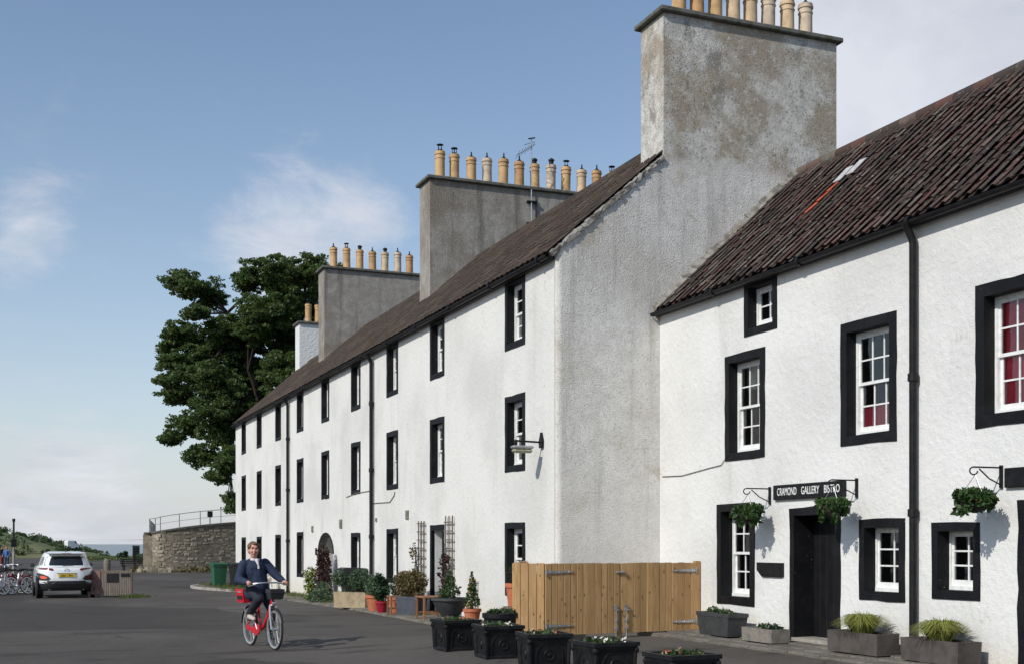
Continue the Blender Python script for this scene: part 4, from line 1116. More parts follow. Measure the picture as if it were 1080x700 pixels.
def tree():
    rng = np.random.default_rng(12); rg = random.Random(12); T0 = 74
    base = pix(292, 573, T0); base.z = 2.9
    root = empty('sycamore_tree', (base.x,base.y,base.z), 'large dark green tree rising behind the far end of the terrace', 'tree', world=True)
    cl = [(203,302,30,13),(188,297,16,9),(222,316,18,11),(290,288,42,15),(328,283,20,13),(262,298,18,13),(312,312,36,18),(345,300,22,20),
          (332,345,28,26),(302,352,26,22),(193,352,24,13),(228,362,34,18),(268,345,24,20),(186,384,20,12),(216,398,36,17),(258,402,34,24),(300,398,30,28),
          (186,418,20,10),(222,432,28,14),(196,450,22,11),(230,458,24,15),(253,450,16,24),(216,482,24,11),(240,486,16,14),(230,502,12,7),(243,528,5,14),(176,366,10,7),(175,402,9,6),(180,462,10,6),
          (300,440,34,28),(350,370,30,34),(340,420,34,30),(330,470,30,26),(290,480,26,22),(375,340,26,30),(205,330,14,6),(255,375,30,24),(285,330,34,22),(240,420,30,22),(270,440,26,26),(245,345,24,16),(205,378,26,14),(315,375,28,26)]
    q = []; px1 = 1300/T0; tips = []
    for (cx, cy, rx, ry) in cl:
        t = T0 + rg.uniform(-3.2, 3.2); c = pix(cx, cy, t); a, b = rx*t/1300, ry*t/1300
        tips.append((c, a, b)); dep = min(3.2, max(a, b)*1.0+.4)
        # each bough carries many leaf sprays, denser on its upper side
        ns = max(10, int(44*a*b+16))
        for k in range(ns):
            d = rng.normal(size=3); d /= np.linalg.norm(d); rr = rng.random()**.4
            rr = rr*rng.uniform(.9,1.14); sc = np.array((c.x,c.y,c.z)) + d*rr*np.array((a*.97, dep, b*1.0))
            sr = rng.uniform(.16,.52)*(1.15-.35*rr); m = int(95*sr/.35)
            p = ball_pts(rng, m, sc, (sr*1.25, sr*1.25, sr*.6), .2)
            q.append(leaf_quads(p, rng.uniform(.055,.125,m), rng, .9))
    MB().quads(np.concatenate(q)).build('crown', M['leaf_tree'], root)
    tr = MB(); tb = Vector((base.x,base.y,base.z-.4)); fork = pix(288, 470, T0); fork.y = base.y
    tr.tube([tb, tb+(fork-tb)*.15, tb+(fork-tb)*.6, fork], [.75,.55,.46,.42], 12); trunk = tr.build('trunk', M['bark'], root, True)
    lm = MB(); hubs = [pix(282,410,T0), pix(262,390,T0-1), pix(300,360,T0+1), pix(250,440,T0-.5), pix(225,380,T0-1), pix(240,330,T0)]
    for h in hubs: 
        m = fork.lerp(h,.5)+Vector((rg.uniform(-.4,.4),rg.uniform(-.4,.4),rg.uniform(-.3,.3))); lm.tube([fork-Vector((0,0,.3)),m,h],[.26,.17,.10],8)
    for c, a, b in tips:
        h = min(hubs, key=lambda k: (k-c).length + (2.5 if k.z > c.z+.5 else 0)); mid = h.lerp(c,.5)+Vector((rg.uniform(-.3,.3),rg.uniform(-.3,.3),rg.uniform(-.1,.35)))
        lm.tube([h,mid,c],[.09,.06,.03],6)
        for k in range(5):
            e = c+Vector((rg.uniform(-.8,.8)*a, rg.uniform(-1,1), rg.uniform(-.6,.7)*b)); lm.tube([mid.lerp(c,rg.uniform(.3,.9)), e],[.04,.012],5)
    lm.build('limbs', M['bark'], root, True)
tree()

# ------------------------------------------------------------------ plants
def foliage(rng, blobs, size, up=.3, asp=.55, dens=1.):
    q = []
    for (c, rad, n) in blobs:
        n = int(n*dens); p = ball_pts(rng, n, c, rad, .35); q.append(leaf_quads(p, rng.uniform(size*.6,size*1.3,n), rng, up, asp))
    return MB().quads(np.concatenate(q))
def stems(mb, rng, n, base, h, spread, r=.006):
    for i in range(n):
        a = rng.uniform(0, 2*PI); s = rng.uniform(.2,1)*spread; b = Vector(base)
        mb.tube([b+Vector((math.cos(a)*s*.2,math.sin(a)*s*.2,0)), b+Vector((math.cos(a)*s*.6,math.sin(a)*s*.6,h*.55)), b+Vector((math.cos(a)*s,math.sin(a)*s,h*rng.uniform(.75,1)))],[r*1.3,r,r*.5],4)
    return mb
def trough_body(w, d, h, wall=.03, flare=.0, lip=0.):
    "open box: outer, rim, inner"
    o = lambda z, q: [(-w/2*q,-d/2*q,z),(w/2*q,-d/2*q,z),(w/2*q,d/2*q,z),(-w/2*q,d/2*q,z)]
    q0 = 1-flare; wi = 1-2*wall/min(w,d)*.9
    rings = [o(0,q0)]
    if lip: rings += [o(h-.06,1-flare*.1), o(h-.06,1+lip), o(h,1+lip)]
    else: rings += [o(h,1)]
    inn = [( (abs(x)-wall)*(1 if x>0 else -1), (abs(y)-wall)*(1 if y>0 else -1), z) for x,y,z in o(h,1)]
    rings += [inn, [(x*.98,y*.98,h-.09) for x,y,_ in inn]]
    mb = MB(); v = [p for r_ in rings for p in r_]; f = [(3,2,1,0)]
    for i in range(len(rings)-1):
        for k in range(4): f.append((i*4+k,i*4+(k+1)%4,(i+1)*4+(k+1)%4,(i+1)*4+k))
    return mb.add(v, f), (w-2*wall, d-2*wall)
def round_pot(r0, r1, h, lip=.02, n=20):
    return MB().lathe([(r0,0),(r1,h*.82),(r1+lip,h*.82),(r1+lip,h),(r1-.02,h),(r1-.03,h-.05)], n=n)
def soil_in(root, z, w, d=None):
    if d is None: MB().lathe([(w,0),(0,.012)], (0,0,z), 16).build('soil', M['soil'], root)
    else:
        MB().add([(-w/2,-d/2,z),(w/2,-d/2,z),(w/2,d/2,z),(-w/2,d/2,z),(0,0,z+.02)], [(0,1,4),(1,2,4),(2,3,4),(3,0,4)]).build('soil', M['soil'], root)

# black ornamental square planters across the yard
def ornate_planter(x, y, rz, label, seed, flow):
    rng = np.random.default_rng(seed); w = .56; h = .45
    root = empty('square_planter', (x,y,G(x,y)), label, 'planter', 'black ornamental square planters standing in a row on the road', rz)
    b = MB(); n = 4
    rings = [(w/2-.03,0),(w/2-.03,.03),(w/2-.045,.05),(w/2-.03,.30),(w/2-.01,.38),(w/2-.01,.40),(w/2+.012,.405),(w/2+.012,h),(w/2-.03,h),(w/2-.035,h-.06)]
    v = []; 
    for r, z in rings: v += [(-r,-r,z),(r,-r,z),(r,r,z),(-r,r,z)]
    f = [(3,2,1,0)]
    for i in range(len(rings)-1):
        for k in range(4): f.append((i*4+k,i*4+(k+1)%4,(i+1)*4+(k+1)%4,(i+1)*4+k))
    b.add(v, f); b.build('box', M['iron'], root)
    for s in range(4):
        a = s*PI/2; Mx = Matrix.Rotation(a,4,'Z'); fy = -(w/2-.038)
        # raised arch moulding and roundel on each side, bosses at the corners
        arch = MB(); pts = [(-.17,fy-.004,.05),(-.17,fy-.006,.16)]+[(-.17*math.cos(t),fy-.008,.18+.17*math.sin(t)) for t in np.linspace(.2,PI-.2,9)]+[(.17,fy-.006,.16),(.17,fy-.004,.05)]
        arch.tube(pts,.010,5); arch.xf(Mx).build('arch_moulding', M['iron'], root)
        ro = MB(); ro.torus((0,fy-.004,.19),.062,.009,'y',16,5); ro.ell((0,fy-.004,.19),(.022,.010,.022),8,6); ro.xf(Mx).build('roundel', M['iron'], root)
        sw = MB(); sw.tube([(w/2-.04,-(w/2-.04),.03),(w/2-.03,-(w/2-.03),.34)],[.022,.028],6); sw.ell((w/2-.02,-(w/2-.02),.36),(.035,.035,.04),8,6); sw.xf(Mx).build('corner_boss', M['iron'], root)
    soil_in(root, h-.05, w-.07, w-.07)
    bl = [((rng.uniform(-.17,.17),rng.uniform(-.17,.17),h-.02),(.08,.08,.05),26) for _ in range(9)]
    foliage(rng, bl, .035).build('leaves', M['leaf_conifer'], root)
    bl = [((rng.uniform(-.18,.18),rng.uniform(-.18,.18),h+.01),(.05,.05,.03),4) for _ in range(flow)]
    tag(foliage(rng, bl, .026).build('flowers', M['flower_white' if seed % 2 else 'flower_mix'], root), kind='stuff')
PL = [(6.03,17.15,.06,'black ornamental square planter farthest from the camera in the row of five'),
      (6.14,15.72,-.05,'black ornamental square planter, second farthest in the row of five, before a round black tub'),
      (6.10,14.05,-.12,'black ornamental square planter in the middle of the row of five, before the gate'),
      (6.20,12.55,.05,'black ornamental square planter with green sprig before the gate bolts, second nearest in the row'),
      (6.22,10.85,.03,'black ornamental square planter at the bottom edge with white flowers, nearest in the row')]
for i, (x, y, rz, lb) in enumerate(PL): ornate_planter(x, y, rz, lb, 40+i, 8)

def sedge(rng, n, h, r, c=(0,0,0)):
    q = []
    a = rng.uniform(0,2*PI,n); rr = r*np.sqrt(rng.random(n)); lean = rng.uniform(.1,1.25,n); hh = h*rng.uniform(.7,1.1,n)
    b = np.stack([c[0]+rr*np.cos(a)*.4, c[1]+rr*np.sin(a)*.4, np.full(n,c[2])],1)
    d = np.stack([np.cos(a)*lean, np.sin(a)*lean, np.zeros(n)],1)
    s = np.stack([-np.sin(a),np.cos(a),np.zeros(n)],1)*.005
    p1 = b+d*(.35*h)+np.stack([0*hh,0*hh,hh*.8],1); p2 = b+d*(.9*h)+np.stack([0*hh,0*hh,hh*(1.0-.45*lean)],1)
    return np.concatenate([np.stack([b-s,b+s,p1+s,p1-s],1), np.stack([p1-s,p1+s,p2+s*.2,p2-s*.2],1)])
def pave_z(x): return lerp(x, [(9.86,.17),(10.85,.22)])
def plant_trough(name, x, y, w_along, d, h, mt, label, leaf, rz=0, z=None, kind='low', seed=1, flare=.05, lip=0, group=None, h2=.3):
    rng = np.random.default_rng(seed)
    root = empty(name, (x,y,pave_z(x)-.0 if z is None else z), label, 'planter', group, rz)
    mb, (iw, id_) = trough_body(d, w_along, h, .035, flare, lip); mb.build('trough', mt, root)
    soil_in(root, h-.05, iw, id_)
    if kind == 'sedge':
        MB().quads(np.concatenate([sedge(rng, 900, h2*1.25, .30, (0, rng.uniform(-.02,.02)-w_along*.02, h-.06)), sedge(rng, 300, h2*.9, .32, (.02, w_along*.06, h-.06))])).build('grass_tuft', leaf, root)
    elif kind == 'low':
        bl = [((rng.uniform(-id_*.0-.08,.08),rng.uniform(-id_*.4,id_*.4),h-.02+rng.uniform(0,.05)),(.07,.09,.06),30) for _ in range(10)]
        foliage(rng, bl, .035).build('leaves', leaf, root)
        bl = [((rng.uniform(-.08,.08),rng.uniform(-id_*.4,id_*.4),h+.04),(.04,.05,.03),4) for _ in range(8)]
        tag(foliage(rng, bl, .024).build('flowers', M['flower_white'], root), kind='stuff')
    elif kind == 'bush':
        bl = [((rng.uniform(-.1,.1),rng.uniform(-id_*.42,id_*.42),h+h2*rng.uniform(.25,.75)),(.20,.26,h2*.38),360) for _ in range(14)]
        foliage(rng, bl, .045, .8, .32).build('leaves', leaf, root)
        stems(MB(), rng, 14, (0,0,h-.05), h2*.8, id_*.4).build('stems', M['bark'], root)
    return root
plant_trough('plant_trough', 10.45, 16.95, .95, .36, .36, M['dark_planter'], 'dark green trough beside the pine gate under the tall bistro window', M['leaf_conifer'], seed=2, flare=.12, lip=.03)
plant_trough('plant_trough', 10.38, 15.62, .80, .32, .20, M['grey_trough'], 'low rough stone trough left of the black bistro door', M['leaf_dark'], seed=3, flare=.02)
plant_trough('plant_trough', 10.47, 13.47, 1.05, .36, .28, M['brown_trough'], 'long brown trough with yellow-green sedge left of the drainpipe', M['leaf_grass'], seed=4, kind='sedge', flare=.02, h2=.27)
plant_trough('plant_trough', 10.50, 12.02, 1.02, .36, .28, M['brown_trough'], 'long brown trough with yellow-green sedge right of the drainpipe', M['leaf_grass'], seed=5, kind='sedge', flare=.02, h2=.27)

# plants along the terrace
plant_trough('plant_trough', 8.05, 30.75, .95, .42, .40, M['stone_trough'], 'sandstone trough of grey-green rosemary bushes before the terrace', M['leaf_rosemary'], seed=6, kind='bush', flare=.03, z=G(8,30.7)+.05, h2=.55, rz=.75)
def potted(name, x, y, pot, mt, label, blobs, leaf, size, seed, z=None, up=.3, asp=.5, stem=0, soil=.2, group=None, cat='pot plant'):
    rng = np.random.default_rng(seed); root = empty(name, (x,y,G(x,y)+.05 if z is None else z), label, cat, group)
    pot.build('pot', mt, root, True); 
    top = max(v[2] for v in pot.v) if pot.v else .3
    soil_in(root, top-.045, soil)
    if blobs: foliage(rng, blobs, size, up, asp).build('leaves', leaf, root)
    if stem: stems(MB(), rng, stem, (0,0,top-.05), max(b[0][2]+b[1][2]*.5 for b in blobs)-top, .1).build('stems', M['bark'], root)
    return root
potted('potted_plant', 8.06, 28.75, round_pot(.16,.22,.38), M['terracotta'], 'terracotta pot of bushy rosemary right of the sandstone trough', [((0,0,.58),(.3,.3,.26),500),((.1,.15,.72),(.2,.2,.2),250)], M['leaf_rosemary'], .035, 51, soil=.19, stem=6)
potted('potted_plant', 8.0, 27.95, round_pot(.10,.15,.26), M['red_pot'], 'small red glazed pot with a dark spiky shrub between terracotta pots', [((0,0,.45),(.22,.22,.2),260),((0,.05,.68),(.16,.16,.16),150),((-.1,-.1,.8),(.1,.1,.12),50)], M['leaf_dark'], .06, 52, soil=.12, stem=6)
potted('potted_plant', 8.18, 27.35, round_pot(.14,.20,.38), M['terracotta'], 'ribbed terracotta pot with dark green bush by the wooden plant stand', [((0,0,.58),(.24,.24,.22),420),((.05,.1,.75),(.14,.14,.15),140)], M['leaf_dark'], .035, 53, soil=.17, stem=5)
def plant_stand(x, y, w, d, h, label, rz=0):
    r = empty('plant_stand', (x,y,G(x,y)+.05), label, 'stool', rz=rz)
    for sx in (-1,1):
        for sy in (-1,1): MB().box((sx*w/2-.02*(1+sx),sy*d/2-.02*(1+sy),0),(sx*w/2-.02*(sx-1),sy*d/2-.02*(sy-1),h-.03)).build('leg', M['teak'], r)
    for k in range(4): MB().cbox((-w/2-.01,-d/2+d*k/4+.004,h-.03),(w/2+.01,-d/2+d*(k+1)/4-.004,h),.004).build('slat', M['teak'], r)
    for sy in (-1,1): MB().box((-w/2+.04,sy*(d/2-.02)-.012,.12),(w/2-.04,sy*(d/2-.02)+.012,.15)).build('rail', M['teak'], r)
plant_stand(8.05, 26.95, .36, .3, .42, 'small orange-brown wooden plant stand beside a terracotta pot')
plant_stand(8.15, 24.75, .5, .55, .48, 'square wooden stool standing right of the terrace door')
plant_trough('plant_trough', 8.25, 26.45, .62, .38, .42, M['slate_plastic'], 'slate-blue square planter with a climbing plant left of the terrace door', M['leaf_brownish'], seed=7, kind='bush', flare=.1, lip=.03, z=G(8.2,26.4)+.05, h2=.55, rz=.5)
# climbers on trellises either side of the door
def trellis(y, x, z0, z1, w, label, leaf, seed, upto):
    rng = np.random.default_rng(seed); r = empty('trellis', (x,y,z0), label, 'trellis', world=True)
    for k in range(3):
        yy = y-w/2+w*k/2; MB().box((x-.012,yy-.012,z0),(x+.012,yy+.012,z1)).build('upright', M['grey_wood'], r)
    z = z0+.3
    while z < z1: MB().box((x-.028,y-w/2-.05,z-.014),(x-.0125,y+w/2+.05,z+.014)).build('crossbar', M['grey_wood'], r); z += .19
    return r
def climber(y, x, z0, z1, w, label, leaf, seed, n=420):
    rng = np.random.default_rng(seed); r = empty('climbing_plant', (x,y,z0), label, 'climber', world=True)
    bl = []
    for k in range(14):
        z = z0+(z1-z0)*rng.random()**1.5; bl.append(((x-.06,y+rng.uniform(-w/2,w/2),z),(.09,.12,.16),n//14))
    foliage(rng, bl, .045).build('leaves', leaf, r)
    mb = MB()
    for k in range(5): mb.tube([(x-.03,y+rng.uniform(-w/3,w/3),z0),(x-.04,y+rng.uniform(-w/2,w/2),(z0+z1)/2),(x-.03,y+rng.uniform(-w/2,w/2),z1)],[.014,.010,.005],5)
    mb.build('stems', M['bark'], r)
trellis(27.28, TX-.05, .3, 2.18, .42, 'weathered wooden trellis on the left of the terrace door', None, 1, 1)
trellis(25.32, TX-.05, .3, 2.26, .46, 'weathered wooden trellis on the right of the terrace door', None, 2, 1)
climber(27.3, TX-.12, .35, 1.55, .3, 'dry brown climber growing up the trellis left of the door', M['leaf_brownish'], 61, 300)
climber(25.30, TX-.12, .2, 1.65, .36, 'dark purple climber growing up the trellis right of the door', M['leaf_purple'], 62, 330)
bowl = MB().lathe([(.16,0),(.27,.14),(.34,.30),(.37,.31),(.37,.36),(.33,.36),(.31,.30)], n=24)
potted('bowl_planter', 7.75, 22.35, bowl, M['dark_planter'], 'wide charcoal bowl planter with a small bushy conifer by the terrace', [((.05,.05,.48),(.18,.18,.16),260),((.02,.1,.66),(.12,.12,.15),170),((.02,.1,.80),(.06,.06,.10),60),((-.16,-.16,.44),(.14,.14,.1),150)], M['leaf_conifer'], .035, 54, soil=.29, z=G(7.7,22.3)+.22)
def plinth():
    r = empty('brick_plinth', (7.75,22.35,G(7.7,22.3)+.03), 'low dark block carrying the charcoal bowl planter', 'block')
    MB().cbox((-.26,-.26,0),(.26,.26,.19),.02).build('block', M['brown_trough'], r)
plinth()
def lantern_stand():
    r = empty('wooden_lattice', (8.62,23.75,G(8.6,23.7)+.06), 'short pale wooden lattice panel leaning on the terrace wall', 'lattice')
    for k in range(3): MB().box((-.012,-.16+.15*k,0),(.012,-.13+.15*k,.86)).build('upright', M['pine'], r)
    for k in range(6): MB().box((-.026,-.18,.12+.14*k),(-.0125,.19,.15+.14*k)).build('crossbar', M['pine'], r)
    r.rotation_euler = (0,.12,0)
lantern_stand()
potted('potted_conifer', 7.72, 21.05, round_pot(.11,.15,.30), M['terracotta'], 'narrow dwarf conifer in a terracotta pot beside the black tub', [((0,0,.42),(.16,.16,.14),220),((0,0,.58),(.11,.11,.14),170),((0,0,.74),(.07,.07,.12),90),((0,0,.90),(.03,.03,.10),30)], M['leaf_conifer'], .032, 55, soil=.12, z=G(7.7,21)+.12, stem=3)
tub = MB().lathe([(.21,0),(.25,.44),(.275,.44),(.275,.51),(.245,.51),(.235,.46)], n=24)
potted('round_tub', 6.84, 17.42, tub, M['iron'], 'round black tub of low plants behind the second square planter', [((.1*k-.15,.05*(k%3)-.05,.53),(.09,.09,.05),60) for k in range(4)], M['leaf_conifer'], .03, 56, soil=.235, z=G(6.84,17.4), cat='planter')
potted('wall_pot', 8.38, 20.66, round_pot(.09,.13,.20), M['iron'], 'small black pot under the terrace window left of the pine gate', [((0,0,.26),(.10,.10,.08),60)], M['leaf_dark'], .035, 57, soil=.12, z=.95)
potted('stacked_pot', 8.36, 20.62, round_pot(.10,.14,.42), M['terracotta'], 'terracotta pot under the small black pot left of the pine gate', [], None, .03, 58, soil=.15, z=.52)
def shelf():
    r = empty('pot_bench', (8.4,20.62,0), 'low plank bench for flower pots under the terrace window by the gate', 'bench')
    MB().box((-.15,-.25,.46),(.28,.25,.515)).build('top', M['grey_wood'], r)
    for sy in (-1,1): MB().box((-.15,sy*.18-.03,0),(.22,sy*.18+.03,.458)).build('leg', M['grey_wood'], r)
shelf()
def shrub(name, x, y, z, blobs, leaf, size, label, seed, up=.3, asp=.5):
    rng = np.random.default_rng(seed); r = empty(name, (x,y,z), label, 'shrub'); foliage(rng, blobs, size, up, asp).build('foliage', leaf, r)
    stems(MB(), rng, 8, (0,0,0), max(b[0][2] for b in blobs), .22, .012).build('stems', M['bark'], r)
shrub('tall_shrub', 8.40, 35.55, G(8.4,35.5), [((0,0,.2+.155*k),(.30-.012*k,.36-.012*k,.24),210) for k in range(9)], M['leaf_purple'], .05, 'tall dark purple-brown column shrub right of the arched door', 71)
shrub('yellow_shrub', 8.15, 36.15, G(8.1,36), [((0,0,.2+.17*k),(.22,.22,.18),120) for k in range(5)], M['leaf_yellow'], .05, 'yellow-green bush before the arched terrace door', 72)
shrub('low_shrub', 8.1, 34.6, G(8.1,34.6), [((0,0,.22),(.42,.5,.24),420),((.1,.3,.42),(.25,.3,.25),200)], M['leaf_rosemary'], .045, 'low grey-green bush at the foot of the purple column shrub', 73)
shrub('white_flower_bush', 8.3, 43.9, G(8.3,43.9), [((0,0,.35),(.25,.4,.32),260),((0,.1,.65),(.2,.3,.2),120)], M['flower_white'], .05, 'white-flowering bush at the wall beside the far drainpipe', 74)
shrub('bed_shrub', 8.25, 47.5, G(8.3,47.5), [((0,0,.35),(.3,.8,.32),420),((0,.5,.6),(.25,.4,.25),160)], M['leaf_rosemary'], .06, 'low green bush in the kerbed bed behind the cyclist', 75)

# hanging baskets with brackets
def hanging_basket(y, zb, label, seed, arm=.42, drop=.37, r=.18):
    rng = np.random.default_rng(seed); rg = random.Random(seed); x0 = BX-.012
    root = empty('hanging_basket', (x0,y,zb), label, 'hanging basket', 'hanging baskets on the bistro wall', world=True)
    b = MB(); b.box((x0-.02,y-.02,zb-.24),(x0+.002,y+.02,zb+.03)); b.tube([(x0-.02,y,zb),(x0-arm,y,zb)],.011,6)
    b.tube([(x0-.02,y,zb-.2),(x0-arm*.45,y,zb-.13),(x0-arm*.8,y,zb-.02)],.009,5)
    b.tube([(x0-arm+.06*math.cos(t)-.0,y,zb-.045+.045*math.sin(t)) for t in np.linspace(PI/2,PI*2,9)],.009,5); b.build('bracket', M['iron'], root)
    hx = x0-arm+.02; cz = zb-drop
    ch = MB()
    for k in range(3): a = k*2*PI/3+.4; ch.tube([(hx,y,zb-.09),(hx+r*math.cos(a),y+r*math.sin(a),cz)],.004,4)
    ch.build('chain', M['steel'], root)
    MB().lathe([(.02,-.17),(.10,-.14),(.16,-.07),(r*.92,0),(r*.85,0),(.05,-.02)],(hx,y,cz),16).build('basket', M['bark'], root)
    bl = [((hx,y,cz+.03),(r*1.2,r*1.45,.11),420)]
    for k in range(16):
        a = rng.uniform(0,2*PI); q = r*rng.uniform(.75,1.2); bl.append(((hx+math.cos(a)*q*.9,y+math.sin(a)*q*1.2,cz+rng.uniform(-.08,.07)),(.075,.075,.075),55))
    for k in range(6):
        a = rng.uniform(0,2*PI); q = r*rng.uniform(.9,1.25); bl.append(((hx+math.cos(a)*q*.9,y+math.sin(a)*q,cz-rng.uniform(.08,.17)),(.05,.05,.07),22))
    foliage(rng, bl, .038).build('foliage', M['leaf_basket'], root)
    tag(foliage(rng, [((hx,y,cz),(r*1.3,r*1.3,.12),26)], .022).build('flowers', M['flower_mix'], root), kind='stuff')
hanging_basket(16.18, 2.50, 'bushy hanging basket on a scrolled bracket left of the bistro sign', 81)
hanging_basket(14.06, 2.53, 'hanging basket on a bracket in front of the black bistro door', 82)
hanging_basket(11.36, 2.55, 'hanging basket on a bracket above the right-hand small ground-floor window', 83)

# signs
def sign(y0, y1, z0, z1, label, text, rx):
    r = empty('wall_sign', (BX-.03,(y0+y1)/2,z0), label, 'sign', world=True)
    MB().cbox((BX-.055,y0,z0),(BX-.008,y1,z1),.008).build('board', M['iron'], r)
    words = text.split() if text else []; cur = y1-(y1-y0)*.07; NW = {'CRAMOND': 8.3, 'GALLERY': 7.3, 'BISTRO': 6.0}; tot = sum(NW[w_] for w_ in words)+2.0*(len(words)-1) if words else 1; unit = (y1-y0)*.88/tot
    for w_ in words:
        cu = bpy.data.curves.new('lettering','FONT'); cu.body = w_; cu.size = (z1-z0)*.72; cu.align_x = 'CENTER'; cu.align_y = 'CENTER'; cu.extrude = .002; cu.space_character = 1.0; cu.space_word = 1.6
        t = bpy.data.objects.new('tmp', cu); C.objects.link(t); dg = bpy.context.evaluated_depsgraph_get(); dg.update()
        me = bpy.data.meshes.new_from_object(t.evaluated_get(dg)); bpy.data.objects.remove(t)
        me.materials.clear(); me.materials.append(M['white_enamel'])
        wdt = max(v.co.x for v in me.vertices)-min(v.co.x for v in me.vertices); sc = unit*NW[w_]/wdt; yc_ = cur-unit*NW[w_]/2-(y0+y1)/2; cur -= unit*(NW[w_]+2.0)
        o = bpy.data.objects.new('word', me); C.objects.link(o); o.parent = r
        o.matrix_basis = Matrix.Translation((BX-.0585-r.location.x, yc_, (z1-z0)/2)) @ Matrix(((0,0,-1,0),(-1,0,0,0),(0,1,0,0),(0,0,0,1))) @ Matrix.Diagonal((sc,1.0,1,1))
    return r
sign(14.30, 16.04, 2.32, 2.545, 'black sign board with white lettering above the bistro door', 'CRAMOND GALLERY BISTRO', 0)
sign(9.7, 11.28, 2.31, 2.54, 'black sign board cut off by the right edge of the picture', None, 0)

# street lamp on the terrace
def wall_lamp():
    y, z = 20.32, 3.47; r = empty('wall_lamp', (TX,y,z), 'old street lamp on an arm at the terrace corner', 'lamp', world=True)
    b = MB(); b.prism([(y-.06,z-.10),(y+.06,z-.10),(y+.07,z+.02),(y,z+.18),(y-.07,z+.02)], lambda a,c:(TX-.05,a,c), lambda a,c:(TX+.003,a,c)); b.build('wall_plate', M['iron'], r)
    b = MB(); b.tube([(TX-.04,y,z),(TX-.54,y,z+.015)],.018,8); b.ell((TX-.52,y,z-.02),(.035,.035,.06),8,6); b.build('arm', M['iron'], r)
    h = MB(); h.cbox((TX-.60,y-.09,z-.13),(TX-.20,y+.09,z-.07),.025); h.build('lamp_housing', M['steel'], r)
    h = MB(); h.cbox((TX-.585,y-.08,z-.20),(TX-.215,y+.08,z-.128),.035); h.build('lens', M['lamp_glass'], r)
wall_lamp()

# pine gate enclosure
def gate():
    rg = random.Random(77)
    gx0, gx1, gy0, gy1 = 7.83, BX-.02, 17.98, 18.28
    top = lambda x, y: 1.345; r = empty('pine_gate', ((gx0+gx1)/2, gy0, G(9,18)), 'new pine board double gate in front of the grey gable', 'gate', world=True)
    def board_run(p, q, n, z0, z1, name='board', back=.022, jog=.004):
        p = Vector(p); q = Vector(q); d = (q-p); t = d/n; dn = d.normalized(); nr = Vector((dn.y,-dn.x)); 
        for i in range(n):
            a = p+t*i+dn*.003; b = p+t*(i+1)-dn*.003; o = rg.uniform(-jog,jog); zt = z1+rg.uniform(-.006,.006); c = .006
            pl = [a+nr*o-nr*back, b+nr*o-nr*back, b+nr*(o-c), b-dn*c+nr*o, a+dn*c+nr*o, a+nr*(o-c)]
            MB().prism([(w.x,w.y) for w in pl], lambda x,y:(x,y,z0), lambda x,y:(x,y,zt)).build(name, M['pine'], r)
    zb = .19
    mid = 9.24; py = lambda x: gy0+(gy1-gy0)*(x-gx0)/(gx1-gx0)
    board_run((gx0,py(gx0)),(mid-.008,py(mid)),12,zb,1.335); board_run((mid+.008,py(mid)),(gx1-.06,py(gx1-.06)),12,zb,1.335)
    board_run((7.36,18.20),(gx0-.012,py(gx0)),4,zb-.05,1.34)
    board_run((TX-.03,21.05),(7.36,18.215),25,.12,1.34)
    # end post, added light-blocking backing posts, ledges
    for (x, y) in ((gx1-.03,py(gx1)+.02),): MB().box((x-.05,y-.04,.1),(x+.03,y+.06,1.36)).build('post', M['pine'], r)
    for x in (gx0-.01, mid): MB().box((x-.045,py(x)+.027,.12),(x+.045,py(x)+.10,1.33)).build('post', M['pine'], r)  # backing posts added to block bright slits between the boards
    for z in (.32,1.15):
        for a, b in ((gx0+.03,mid-.03),(mid+.03,gx1-.1)):
            mb = MB(); mb.prism([(a,py(a)+.026),(b,py(b)+.026),(b,py(b)+.07),(a,py(a)+.07)], lambda x,y:(x,y,z), lambda x,y:(x,y,z+.1)); mb.build('ledge', M['pine'], r)
    # strap hinges, latch and drop bolts
    for z in (1.20,.34):
        for xa, xb in ((gx0+.01,gx0+.50),(gx1-.08,gx1-.56)):
            mb = MB(); s = 1 if xb > xa else -1
            mb.prism([(xa,z-.028),(xb,z-.014),(xb,z+.014),(xa,z+.028)], lambda x,zz:(x,py(x)-.014,zz), lambda x,zz:(x,py(x)-.0045,zz)); mb.tube([(xa,py(xa)-.02,z-.05),(xa,py(xa)-.02,z+.05)],.014,6)
            for k in (.15,.5,.85): mb.ell((xa+(xb-xa)*k,py(xa+(xb-xa)*k)-.016,z),(.009,.006,.009),6,4)
            mb.build('strap_hinge', M['steel'], r)
    mb = MB(); mb.cbox((mid-.09,py(mid)-.03,1.17),(mid+.09,py(mid)-.006,1.20),.005); mb.ell((mid+.02,py(mid)-.035,1.185),(.02,.02,.02),8,6); mb.build('latch', M['steel'], r)
    for s in (-1,1):
        x = mid+s*.10; y = py(x)-.03; mb = MB(); mb.tube([(x,y,.13),(x,y,.56),(x+.06,y-.01,.565)],.012,6)
        for z in (.26,.40,.58): mb.cbox((x-.03,y-.006,z-.02),(x+.03,y+.024,z+.02),.004)
        mb.lathe([(.001,-.01),(.03,-.01),(.03,.012),(.001,.012)],(x,y+.005,.63),10,'y'); mb.build('drop_bolt', M['steel'], r)
gate()

